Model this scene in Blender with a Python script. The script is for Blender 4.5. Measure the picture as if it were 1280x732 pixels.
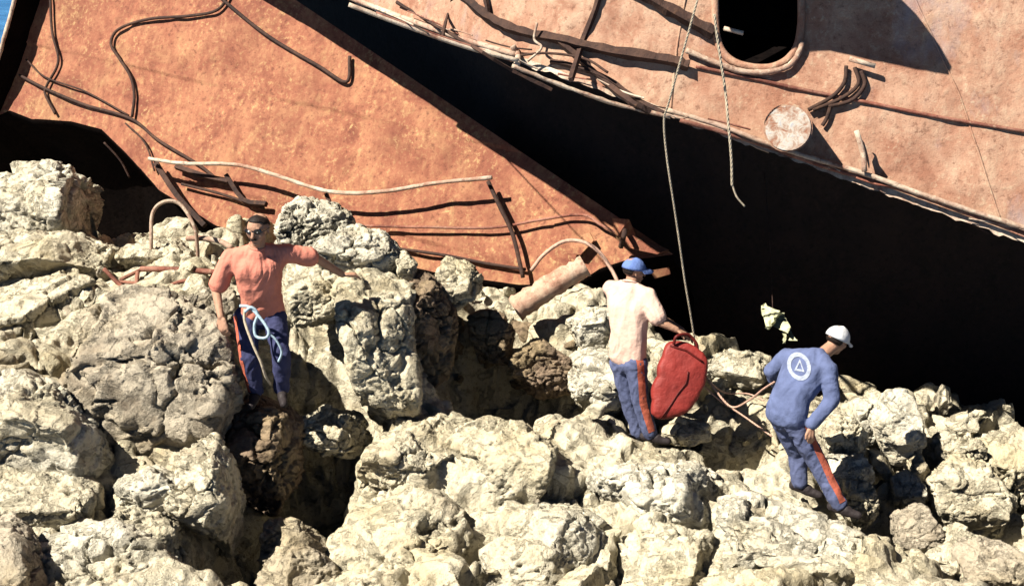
import bpy, bmesh, math, random
import numpy as np
from mathutils import Vector, Matrix
from mathutils.bvhtree import BVHTree

for o in list(bpy.data.objects):
    bpy.data.objects.remove(o)
scene = bpy.context.scene
COL = scene.collection

# ------------------------------------------------------------------ camera
PITCH = math.radians(15.0)
CAMZ = 4.776
FPX = 1778.0                                    # focal length in pixels of a 1280 wide picture
cam_d = bpy.data.cameras.new('camera'); cam = bpy.data.objects.new('camera', cam_d); COL.objects.link(cam)
cam.location = (0, 0, CAMZ); cam.rotation_euler = (math.pi / 2 - PITCH, 0, 0)
cam_d.sensor_width = 36.0; cam_d.lens = 36.0 * FPX / 1280.0
cam_d.clip_start = 0.1; cam_d.clip_end = 20000
scene.camera = cam
scene.render.resolution_x = 1024; scene.render.resolution_y = 585

# ------------------------------------------------------------------ sky, sun, exposure
SUN = Vector((0.585, 0.33, -0.74)).normalized()   # direction the sunlight travels
sun_el = math.asin(-SUN.z); sun_az = math.atan2(-SUN.x, -SUN.y)
world = bpy.data.worlds.new('World'); scene.world = world; world.use_nodes = True
nt = world.node_tree; nt.nodes.clear()
sky = nt.nodes.new('ShaderNodeTexSky'); sky.sky_type = 'NISHITA'; sky.sun_disc = False
sky.air_density = 0.3; sky.dust_density = 0.0; sky.altitude = 5000; sky.sun_elevation = sun_el; sky.sun_rotation = sun_az
bg = nt.nodes.new('ShaderNodeBackground'); bg.inputs['Strength'].default_value = 0.05
wo = nt.nodes.new('ShaderNodeOutputWorld')
nt.links.new(sky.outputs[0], bg.inputs['Color']); nt.links.new(bg.outputs[0], wo.inputs['Surface'])
sd = bpy.data.lights.new('sun', 'SUN'); sd.energy = 5.0; sd.angle = math.radians(0.5); sd.color = (1.0, 0.93, 0.80)
so = bpy.data.objects.new('sun', sd); COL.objects.link(so)
so.location = (-20, -12, 30); so.rotation_euler = SUN.to_track_quat('-Z', 'Y').to_euler()
scene.view_settings.view_transform = 'Standard'; scene.view_settings.look = 'None'
scene.view_settings.gamma = 1.0; scene.view_settings.use_curve_mapping = False
scene.view_settings.exposure = 1.45
scene.render.engine = 'CYCLES'; scene.cycles.max_bounces = 4; scene.cycles.diffuse_bounces = 1; scene.cycles.glossy_bounces = 2

# ------------------------------------------------------------------ geometry helpers
CAM = np.array([0, 0, CAMZ]); cp, sp = math.cos(PITCH), math.sin(PITCH)
RT = np.array([1.0, 0, 0]); UP = np.array([0, sp, cp]); FW = np.array([0, cp, -sp])
def ray(u, v): return RT * (u - 640) / FPX - UP * (v - 366) / FPX + FW
def P(u, v, Y):
    d = ray(u, v); return CAM + d * (Y / d[1])
def onplane(u, v, q, n):
    d = ray(u, v); return CAM + d * (np.dot(q - CAM, n) / np.dot(d, n))
def unit(a):
    a = np.array(a, float); return a / np.linalg.norm(a)
V = lambda a: Vector((float(a[0]), float(a[1]), float(a[2])))

_rng = np.random.RandomState(7)
PERM = np.concatenate([_rng.permutation(256)] * 3)
GRAD = _rng.normal(size=(256, 3)); GRAD /= np.linalg.norm(GRAD, axis=1)[:, None]
def _h(i, j, k): return PERM[PERM[PERM[i & 255] + (j & 255)] + (k & 255)]
def noise3(p):
    pi = np.floor(p).astype(int); f = p - pi
    w = f * f * f * (f * (f * 6 - 15) + 10)
    out = 0
    for dx in (0, 1):
        for dy in (0, 1):
            for dz in (0, 1):
                g = GRAD[_h(pi[:, 0] + dx, pi[:, 1] + dy, pi[:, 2] + dz)]
                d = ((f - (dx, dy, dz)) * g).sum(1)
                out = out + d * (w[:, 0] if dx else 1 - w[:, 0]) * (w[:, 1] if dy else 1 - w[:, 1]) * (w[:, 2] if dz else 1 - w[:, 2])
    return out * 1.6
def fbm(p, o=4, g=0.5):
    s, a = 0, 1.0
    for k in range(o):
        s = s + a * noise3(p * (2.03 ** k) + 17.3 * k); a *= g
    return s
def ridged(p, o=4, g=0.5):
    s, a = 0, 1.0
    for k in range(o):
        s = s + a * (1 - 2 * np.abs(noise3(p * (2.03 ** k) + 9.1 * k))); a *= g
    return s
JIT = _rng.uniform(0, 1, (256, 3)); RAND = _rng.uniform(-1, 1, (256, 4))
def worley(p, dims=3, cheb=False):
    """nearest and second nearest distance, id of the nearest cell, offset from its centre"""
    pi = np.floor(p).astype(int); n = len(p)
    f1 = np.full(n, 9.0); f2 = np.full(n, 9.0); cid = np.zeros(n, int); off = np.zeros((n, 3))
    for dx in (-1, 0, 1):
        for dy in (-1, 0, 1):
            for dz in ((-1, 0, 1) if dims == 3 else (0,)):
                c = pi + (dx, dy, dz); h = _h(c[:, 0], c[:, 1], c[:, 2])
                q = p - (c + JIT[h])
                if dims == 2: q[:, 2] = 0
                d = np.abs(q).max(1) if cheb else np.sqrt((q * q).sum(1))
                m = d < f1
                f2 = np.where(m, f1, np.minimum(f2, d))
                cid = np.where(m, h, cid); off[m] = q[m]; f1 = np.where(m, d, f1)
    return f1, f2, cid, off
def worley2(p):
    pi = np.floor(p).astype(int); n = len(p)
    f1 = np.full(n, 9.0); f2 = np.full(n, 9.0); c1 = np.zeros(n, int); c2 = np.zeros(n, int); o1 = np.zeros((n, 3)); o2 = np.zeros((n, 3))
    for dx in (-1, 0, 1):
        for dy in (-1, 0, 1):
            c = pi + (dx, dy, 0); h = _h(c[:, 0], c[:, 1], c[:, 2]); q = p - (c + JIT[h]); q[:, 2] = 0
            d = np.abs(q[:, :2]).max(1); m = d < f1; m2 = (~m) & (d < f2)
            f2[m] = f1[m]; c2[m] = c1[m]; o2[m] = o1[m]; f1[m] = d[m]; c1[m] = h[m]; o1[m] = q[m]
            f2[m2] = d[m2]; c2[m2] = h[m2]; o2[m2] = q[m2]
    return f1, f2, c1, o1, c2, o2
def sstep(a, b, x):
    t = np.clip((x - a) / (b - a), 0, 1); return t * t * (3 - 2 * t)

def mesh_np(name, verts, faces, smooth=True):
    """faces: one numpy array of equal-sized polygons"""
    me = bpy.data.meshes.new(name); verts = np.asarray(verts, np.float32); faces = np.asarray(faces, np.int32)
    me.vertices.add(len(verts)); me.vertices.foreach_set('co', verts.ravel())
    n, k = faces.shape
    me.loops.add(n * k); me.loops.foreach_set('vertex_index', faces.ravel())
    me.polygons.add(n); me.polygons.foreach_set('loop_start', np.arange(n, dtype=np.int32) * k)
    try: me.polygons.foreach_set('loop_total', np.full(n, k, np.int32))
    except Exception: pass
    me.polygons.foreach_set('use_smooth', np.full(n, smooth, bool))
    me.update(calc_edges=True); me.validate()
    return me
def mesh_py(name, verts, faces, smooth=False):
    me = bpy.data.meshes.new(name); me.from_pydata([tuple(map(float, v)) for v in verts], [], faces)
    if smooth: me.polygons.foreach_set('use_smooth', [True] * len(me.polygons))
    me.update(); return me
def obj(name, me, mat=None, parent=None):
    o = bpy.data.objects.new(name, me); COL.objects.link(o)
    if mat is not None and me is not None and len(me.materials) == 0: me.materials.append(mat)
    if parent is not None:
        o.parent = parent; o.matrix_parent_inverse = Matrix.Translation(-parent.location) if parent.type == 'EMPTY' else Matrix()
    return o
def tag(o, label, cat, group=None):
    o['label'] = label; o['category'] = cat
    if group: o['group'] = group
    return o
def thing(name, label, cat, loc, group=None):
    o = bpy.data.objects.new(name, None); COL.objects.link(o); o.location = V(loc); o.empty_display_size = 0.2
    return tag(o, label, cat, group)
def recentre(o):
    """move the origin of a top-level mesh object to its base"""
    me = o.data; n = len(me.vertices); co = np.empty(n * 3, np.float32); me.vertices.foreach_get('co', co); co = co.reshape(-1, 3)
    c = np.array([(co[:, 0].min() + co[:, 0].max()) / 2, (co[:, 1].min() + co[:, 1].max()) / 2, co[:, 2].min()])
    me.vertices.foreach_set('co', (co - c).ravel().astype(np.float32)); me.update(); o.location = V(c); return o

def catmull(pts, n=8):
    p = [np.array(q, float) for q in pts]
    if len(p) < 3: return p
    p = [2 * p[0] - p[1]] + p + [2 * p[-1] - p[-2]]; out = []
    for i in range(1, len(p) - 2):
        a, b, c, d = p[i - 1:i + 3]
        for k in range(n):
            t = k / n
            out.append(0.5 * (2 * b + (c - a) * t + (2 * a - 5 * b + 4 * c - d) * t * t + (3 * b - a - 3 * c + d) * t ** 3))
    out.append(p[-2]); return out
def tube_arrays(pts, r, seg=8, r1=None, rough=0.0, seed=0):
    pts = [np.array(q, float) for q in pts]; n = len(pts); vs = []; fs = []
    rnd = np.random.RandomState(seed)
    nrm = None
    for i, q in enumerate(pts):
        t = unit(pts[min(i + 1, n - 1)] - pts[max(i - 1, 0)] + 1e-9)
        if nrm is None:
            a = np.array([0, 0, 1.0]) if abs(t[2]) < .9 else np.array([1.0, 0, 0]); nrm = unit(np.cross(t, a))
        nrm = unit(nrm - t * np.dot(nrm, t)); b = np.cross(t, nrm)
        rr = r if r1 is None else r + (r1 - r) * i / max(n - 1, 1)
        for k in range(seg):
            an = 2 * math.pi * k / seg
            vs.append(q + (nrm * math.cos(an) + b * math.sin(an)) * rr * (1 + rough * rnd.uniform(-1, 1)))
    for i in range(n - 1):
        for k in range(seg):
            fs.append((i * seg + k, i * seg + (k + 1) % seg, (i + 1) * seg + (k + 1) % seg, (i + 1) * seg + k))
    fs.append(tuple(range(seg - 1, -1, -1))); fs.append(tuple((n - 1) * seg + k for k in range(seg)))
    return vs, fs
def tube(name, pts, r, mat, parent=None, seg=8, smooth=True, cm=8, r1=None, rough=0.0, seed=0):
    if cm: pts = catmull(pts, cm)
    vs, fs = tube_arrays(pts, r, seg, r1, rough, seed)
    return obj(name, mesh_py(name, vs, fs, smooth), mat, parent)
def twisted_rope(name, pts, r, mat, parent=None, cm=10):
    """three strands laid round the path"""
    path = catmull(pts, cm); d = np.cumsum([0] + [np.linalg.norm(path[i + 1] - path[i]) for i in range(len(path) - 1)])
    L = d[-1]; n = max(int(L / (r * 1.2)), 8); s = np.linspace(0, L, n)
    pp = np.stack([np.interp(s, d, [q[k] for q in path]) for k in range(3)], 1)
    V_, F_ = [], []
    t = np.gradient(pp, axis=0); t /= np.linalg.norm(t, axis=1)[:, None] + 1e-9
    a = np.where(np.abs(t[:, 1:2]) < .9, np.array([[0, 1.0, 0]]), np.array([[1.0, 0, 0]]))
    nn = np.cross(t, a); nn /= np.linalg.norm(nn, axis=1)[:, None]; bb = np.cross(t, nn)
    for k in range(3):
        ph = s / (r * 5) * 2 * math.pi / 2 + k * 2.094
        st = pp + (nn * np.cos(ph)[:, None] + bb * np.sin(ph)[:, None]) * r * .5
        v, f_ = tube_arrays(list(st), r * .55, 5); o = len(V_); V_ += v; F_ += [tuple(i + o for i in q) for q in f_]
    return obj(name, mesh_py(name, V_, F_, True), mat, parent)
def box_between(a, b, w, h, upv=(0, 0, 1)):
    a, b = np.array(a, float), np.array(b, float); t = unit(b - a); s = unit(np.cross(t, upv)); u = np.cross(s, t)
    vs = [q + s * sx * w / 2 + u * su * h / 2 for q in (a, b) for sx, su in ((-1, -1), (1, -1), (1, 1), (-1, 1))]
    fs = [(0, 1, 2, 3), (7, 6, 5, 4), (0, 4, 5, 1), (1, 5, 6, 2), (2, 6, 7, 3), (3, 7, 4, 0)]
    return vs, fs
def bevelled(me, w, seg=2):
    bm = bmesh.new(); bm.from_mesh(me); bmesh.ops.recalc_face_normals(bm, faces=bm.faces)
    bmesh.ops.bevel(bm, geom=list(bm.edges), offset=w, segments=seg, affect='EDGES', profile=.6); bm.to_mesh(me); bm.free(); me.update(); return me

# ------------------------------------------------------------------ materials
def new_mat(name):
    m = bpy.data.materials.new(name); m.use_nodes = True; t = m.node_tree; t.nodes.clear()
    out = t.nodes.new('ShaderNodeOutputMaterial'); b = t.nodes.new('ShaderNodeBsdfPrincipled')
    t.links.new(b.outputs[0], out.inputs['Surface']); return m, t, b
class NT:
    def __init__(s, t): s.t = t
    def n(s, kind, **kw):
        q = s.t.nodes.new(kind)
        for k, v in kw.items():
            if k in q.inputs.keys(): q.inputs[k].default_value = v
            else: setattr(q, k, v)
        return q
    def l(s, a, b): s.t.links.new(a, b)
    def pos(s, scale=(1, 1, 1), rot=(0, 0, 0)):
        g = s.n('ShaderNodeNewGeometry'); m = s.n('ShaderNodeMapping'); m.inputs['Scale'].default_value = scale; m.inputs['Rotation'].default_value = rot
        s.l(g.outputs['Position'], m.inputs['Vector']); return m.outputs[0]
    def noise(s, vec, scale, detail=6, rough=.55, dist=0.0):
        q = s.n('ShaderNodeTexNoise'); q.inputs['Scale'].default_value = scale; q.inputs['Detail'].default_value = detail
        q.inputs['Roughness'].default_value = rough; q.inputs['Distortion'].default_value = dist; s.l(vec, q.inputs['Vector']); return q.outputs['Fac']
    def ramp(s, fac, stops):
        q = s.n('ShaderNodeValToRGB'); e = q.color_ramp.elements
        while len(e) > 1: e.remove(e[-1])
        e[0].position = stops[0][0]; e[0].color = (*stops[0][1], 1)
        for p_, c in stops[1:]:
            x = e.new(p_); x.color = (*c, 1)
        s.l(fac, q.inputs['Fac']); return q.outputs['Color']
    def mix(s, fac, a, b, mode='MIX'):
        q = s.n('ShaderNodeMix', data_type='RGBA', blend_type=mode)
        for sock, val in ((q.inputs[0], fac), (q.inputs[6], a), (q.inputs[7], b)):
            if isinstance(val, (int, float)): sock.default_value = val
            elif isinstance(val, tuple): sock.default_value = (*val, 1)
            else: s.l(val, sock)
        return q.outputs[2]
    def math(s, op, a, b=0.0):
        q = s.n('ShaderNodeMath', operation=op)
        for sock, val in ((q.inputs[0], a), (q.inputs[1], b)):
            if isinstance(val, (int, float)): sock.default_value = val
            else: s.l(val, sock)
        return q.outputs[0]
    def bump(s, h, strength, dist, bsdf, prev=None):
        q = s.n('ShaderNodeBump'); q.inputs['Strength'].default_value = strength; q.inputs['Distance'].default_value = dist
        s.l(h, q.inputs['Height'])
        if prev is not None: s.l(prev, q.inputs['Normal'])
        s.l(q.outputs[0], bsdf.inputs['Normal']); return q.outputs[0]
G3 = lambda x: (x, x, x)

ALB = .68
def dim(c): return tuple(x * ALB for x in c)
def rock_material(name, light, mid, stain, stain_amt=0.5):
    light, mid, stain = dim(light), dim(mid), dim(stain)
    m, t, b = new_mat(name); N = NT(t); p = N.pos()
    big = N.noise(p, 0.9, 5, .6, .3); med = N.noise(p, 4.0, 6, .65, .4); fine = N.noise(p, 21, 5, .72)
    c = N.ramp(med, [(.30, mid), (.50, light), (.75, tuple(min(1, x * 1.12) for x in light))])
    st = N.ramp(N.noise(p, 1.7, 6, .68, .8), [(.54, G3(0)), (.70, G3(1))])
    c = N.mix(N.math('MULTIPLY', st, stain_amt), c, stain)
    yel = N.ramp(big, [(.48, G3(0)), (.62, G3(1))])
    c = N.mix(N.math('MULTIPLY', yel, .35), c, (.34, .27, .135))
    pit = N.ramp(fine, [(.34, G3(0.22)), (.47, G3(1))])
    c = N.mix(.6, c, pit, 'MULTIPLY')
    grit = N.noise(p, 55, 3, .75)
    c = N.mix(N.math('MULTIPLY', N.ramp(grit, [(.32, G3(1)), (.41, G3(0))]), .35), c, tuple(x * .5 for x in stain))
    N.l(c, b.inputs['Base Color']); b.inputs['Roughness'].default_value = .92; b.inputs['Specular IOR Level'].default_value = .2
    cr = N.noise(N.pos((1, 1, 1.6), (.3, .2, .5)), 2.6, 7, .62, .7)
    crack = N.ramp(N.math('ABSOLUTE', N.math('SUBTRACT', cr, .5)), [(0, G3(0)), (.030, G3(1))])
    n1 = N.bump(crack, .8, .045, b)
    n2 = N.bump(med, .5, .07, b, n1)
    n3 = N.bump(fine, .9, .028, b, n2); N.bump(grit, .6, .010, b, n3)
    return m
ROCK = rock_material('pale_rock', (.70, .635, .48), (.53, .455, .315), (.20, .13, .085), .5)
ROCKD = rock_material('shade_brown_rock', (.30, .22, .155), (.17, .115, .08), (.08, .05, .035), .6)  # darker rock copy; shade of hollows and crevice put into its colour
ROCKW = rock_material('bleached_rock', (.71, .665, .545), (.58, .525, .41), (.33, .26, .18), .35)
ROCKG = rock_material('darker_rock', (.52, .455, .355), (.35, .29, .215), (.13, .09, .06), .65)  # darker rock; corner and crevice slab take it in place of shade

def rust_material(name, base, pale, dark, spot, streak=0.0, blue=0.0):
    base, pale, dark, spot = dim(base), dim(pale), dim(dark), dim(spot)
    m, t, b = new_mat(name); N = NT(t); p = N.pos()
    big = N.noise(p, .55, 6, .6, .4); med = N.noise(p, 2.6, 8, .65, .5); fine = N.noise(p, 17, 8, .72); grit = N.noise(p, 60, 4, .7)
    c = N.ramp(med, [(.34, dark), (.47, base), (.60, pale)])
    c = N.mix(N.math('MULTIPLY', N.ramp(big, [(.45, G3(0)), (.60, G3(1))]), .55), c, dark)
    c = N.mix(N.math('MULTIPLY', N.ramp(N.noise(p, 1.1, 7, .7, .6), [(.52, G3(0)), (.64, G3(1))]), .25), c, spot)
    c = N.mix(N.math('MULTIPLY', N.math('MULTIPLY', N.ramp(fine, [(.53, G3(0)), (.62, G3(1))]), N.ramp(N.noise(p, 1.9, 5, .65), [(.40, G3(.12)), (.62, G3(1))])), .85), c, spot)
    c = N.mix(N.math('MULTIPLY', N.ramp(fine, [(.36, G3(1)), (.45, G3(0))]), .7), c, tuple(x * .55 for x in dark))
    c = N.mix(N.math('MULTIPLY', N.ramp(grit, [(.30, G3(1)), (.45, G3(0))]), .45), c, tuple(x * .6 for x in dark))
    if streak:
        sv = N.noise(N.pos((3.2, 3.2, .28)), 3.0, 6, .6)
        c = N.mix(N.math('MULTIPLY', N.ramp(sv, [(.48, G3(0)), (.66, G3(1))]), streak), c, dark)
        c = N.mix(N.math('MULTIPLY', N.ramp(sv, [(.28, G3(1)), (.42, G3(0))]), streak * .6), c, spot)
    if blue:
        bl = N.noise(N.pos((1, 1, .5)), 1.3, 7, .65)
        c = N.mix(N.math('MULTIPLY', N.ramp(bl, [(.56, G3(0)), (.68, G3(1))]), blue), c, (.23, .21, .235))
    N.l(c, b.inputs['Base Color']); b.inputs['Roughness'].default_value = .85; b.inputs['Specular IOR Level'].default_value = .25
    n1 = N.bump(med, .35, .05, b); n2 = N.bump(fine, .55, .02, b, n1); N.bump(grit, .4, .006, b, n2)
    return m
RUST = rust_material('orange_rust', (.335, .125, .072), (.41, .18, .10), (.21, .068, .042), (.54, .36, .17), .50)
RUSTB = rust_material('pale_rust', (.475, .27, .182), (.54, .35, .245), (.33, .15, .095), (.56, .42, .29), .50, .5)
IRON = rust_material('dark_iron', (.055, .028, .022), (.085, .045, .033), (.03, .017, .015), (.12, .06, .035))
PIPE = rust_material('flaked_pipe', (.50, .37, .28), (.68, .58, .47), (.28, .13, .09), (.66, .56, .43))
REDPIPE = rust_material('red_rust', (.26, .09, .06), (.38, .18, .13), (.12, .04, .03), (.42, .26, .18))
SHADE = rust_material('shade_black', (.007, .0055, .0055), (.009, .007, .0065), (.005, .004, .004), (.012, .008, .007))  # near-black colour standing in for shade under the bow and in openings
SHADE.node_tree.nodes['Principled BSDF'].inputs['Specular IOR Level'].default_value = 0.0
INNER = rust_material('shade_dark_steel', (.036, .022, .017), (.045, .027, .02), (.026, .017, .013), (.055, .032, .024))  # dark colour standing in for the shade of the recess
TIMBER = rust_material('pink_timber', (.58, .36, .26), (.66, .48, .36), (.42, .22, .15), (.70, .56, .40), .3)

def cloth_material(name, col, var=.25, scale=9, weave=420, rough=.9):
    col = dim(col)
    m, t, b = new_mat(name); N = NT(t); p = N.pos()
    f = N.noise(p, scale, 6, .6); d = tuple(x * (1 - var) for x in col); l = tuple(min(1, x * (1 + var)) for x in col)
    N.l(N.ramp(f, [(.3, d), (.5, col), (.7, l)]), b.inputs['Base Color']); b.inputs['Roughness'].default_value = rough
    b.inputs['Specular IOR Level'].default_value = .15
    n1 = N.bump(N.noise(p, 22, 4, .6), .5, .02, b); N.bump(N.noise(p, weave, 2, .5), .3, .002, b, n1); return m
SKIN = cloth_material('skin', (.46, .26, .175), .12, 14, 300, .6)
SHIRT = cloth_material('salmon_shirt', (.74, .27, .195), .12)
SHIRT2 = cloth_material('pale_salmon_shirt', (.76, .52, .43), .08)
NAVY = cloth_material('navy_trousers', (.05, .055, .13), .25)
BLUE = cloth_material('blue_trousers', (.105, .125, .235), .25)
JACKET = cloth_material('blue_jacket', (.115, .145, .28), .22)
STRIPE = cloth_material('red_stripe', (.50, .13, .08), .15)
WHITE = cloth_material('white_cloth', (.72, .73, .76), .08)
CAPB = cloth_material('blue_cap', (.14, .22, .52), .2)
HAIR = cloth_material('dark_hair', (.022, .015, .013), .4, 60, 500, .6)
SHOE = cloth_material('dark_shoe', (.035, .028, .03), .3, 20, 300, .6)
SHOEL = cloth_material('grey_shoe', (.34, .33, .36), .3, 20, 300, .6)
GLASSM, _t, _b = new_mat('dark_lens'); _b.inputs['Base Color'].default_value = (.008, .008, .01, 1); _b.inputs['Roughness'].default_value = .12
EYEM, _t, _b = new_mat('eye'); _b.inputs['Base Color'].default_value = (.5, .48, .45, 1); _b.inputs['Roughness'].default_value = .3
REDPL = cloth_material('red_plastic', (.28, .030, .024), .25, 6, 60, .6); 
REDPL.node_tree.nodes['Principled BSDF'].inputs['Specular IOR Level'].default_value = .3
REDDK = cloth_material('dark_red_seam', (.12, .014, .012), .2, 6, 60, .5)
EMBL = cloth_material('faded_print', (.33, .37, .47), .3, 40)
ROPE = cloth_material('pale_rope', (.52, .44, .33), .25, 30, 200)
ROPEP = cloth_material('pink_rope', (.56, .36, .28), .25, 30, 200)
ROPEB = cloth_material('light_blue_rope', (.42, .56, .66), .15, 30, 200)
LEAFC = cloth_material('greenish_scrap', (.56, .56, .36), .3, 14, 200)

# ------------------------------------------------------------------ sea
m, t, b = new_mat('sea_water'); N = NT(t); p = N.pos()
N.l(N.ramp(N.noise(N.pos((.02, .05, 1)), 3.0, 6, .6), [(.35, (.02, .10, .24)), (.65, (.05, .19, .40))]), b.inputs['Base Color'])
b.inputs['Roughness'].default_value = .25
n1 = N.bump(N.noise(N.pos((.5, .9, 1)), 1.2, 8, .6), .8, .6, b); N.bump(N.noise(p, 5, 5, .6), .5, .1, b, n1)
SEAZ = -3.0
g = 9000.0
sea = obj('sea', mesh_py('sea', [(-g, -g, SEAZ), (g, -g, SEAZ), (g, g, SEAZ), (-g, g, SEAZ)], [(0, 1, 2, 3)]), m); sea['kind'] = 'structure'

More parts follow.
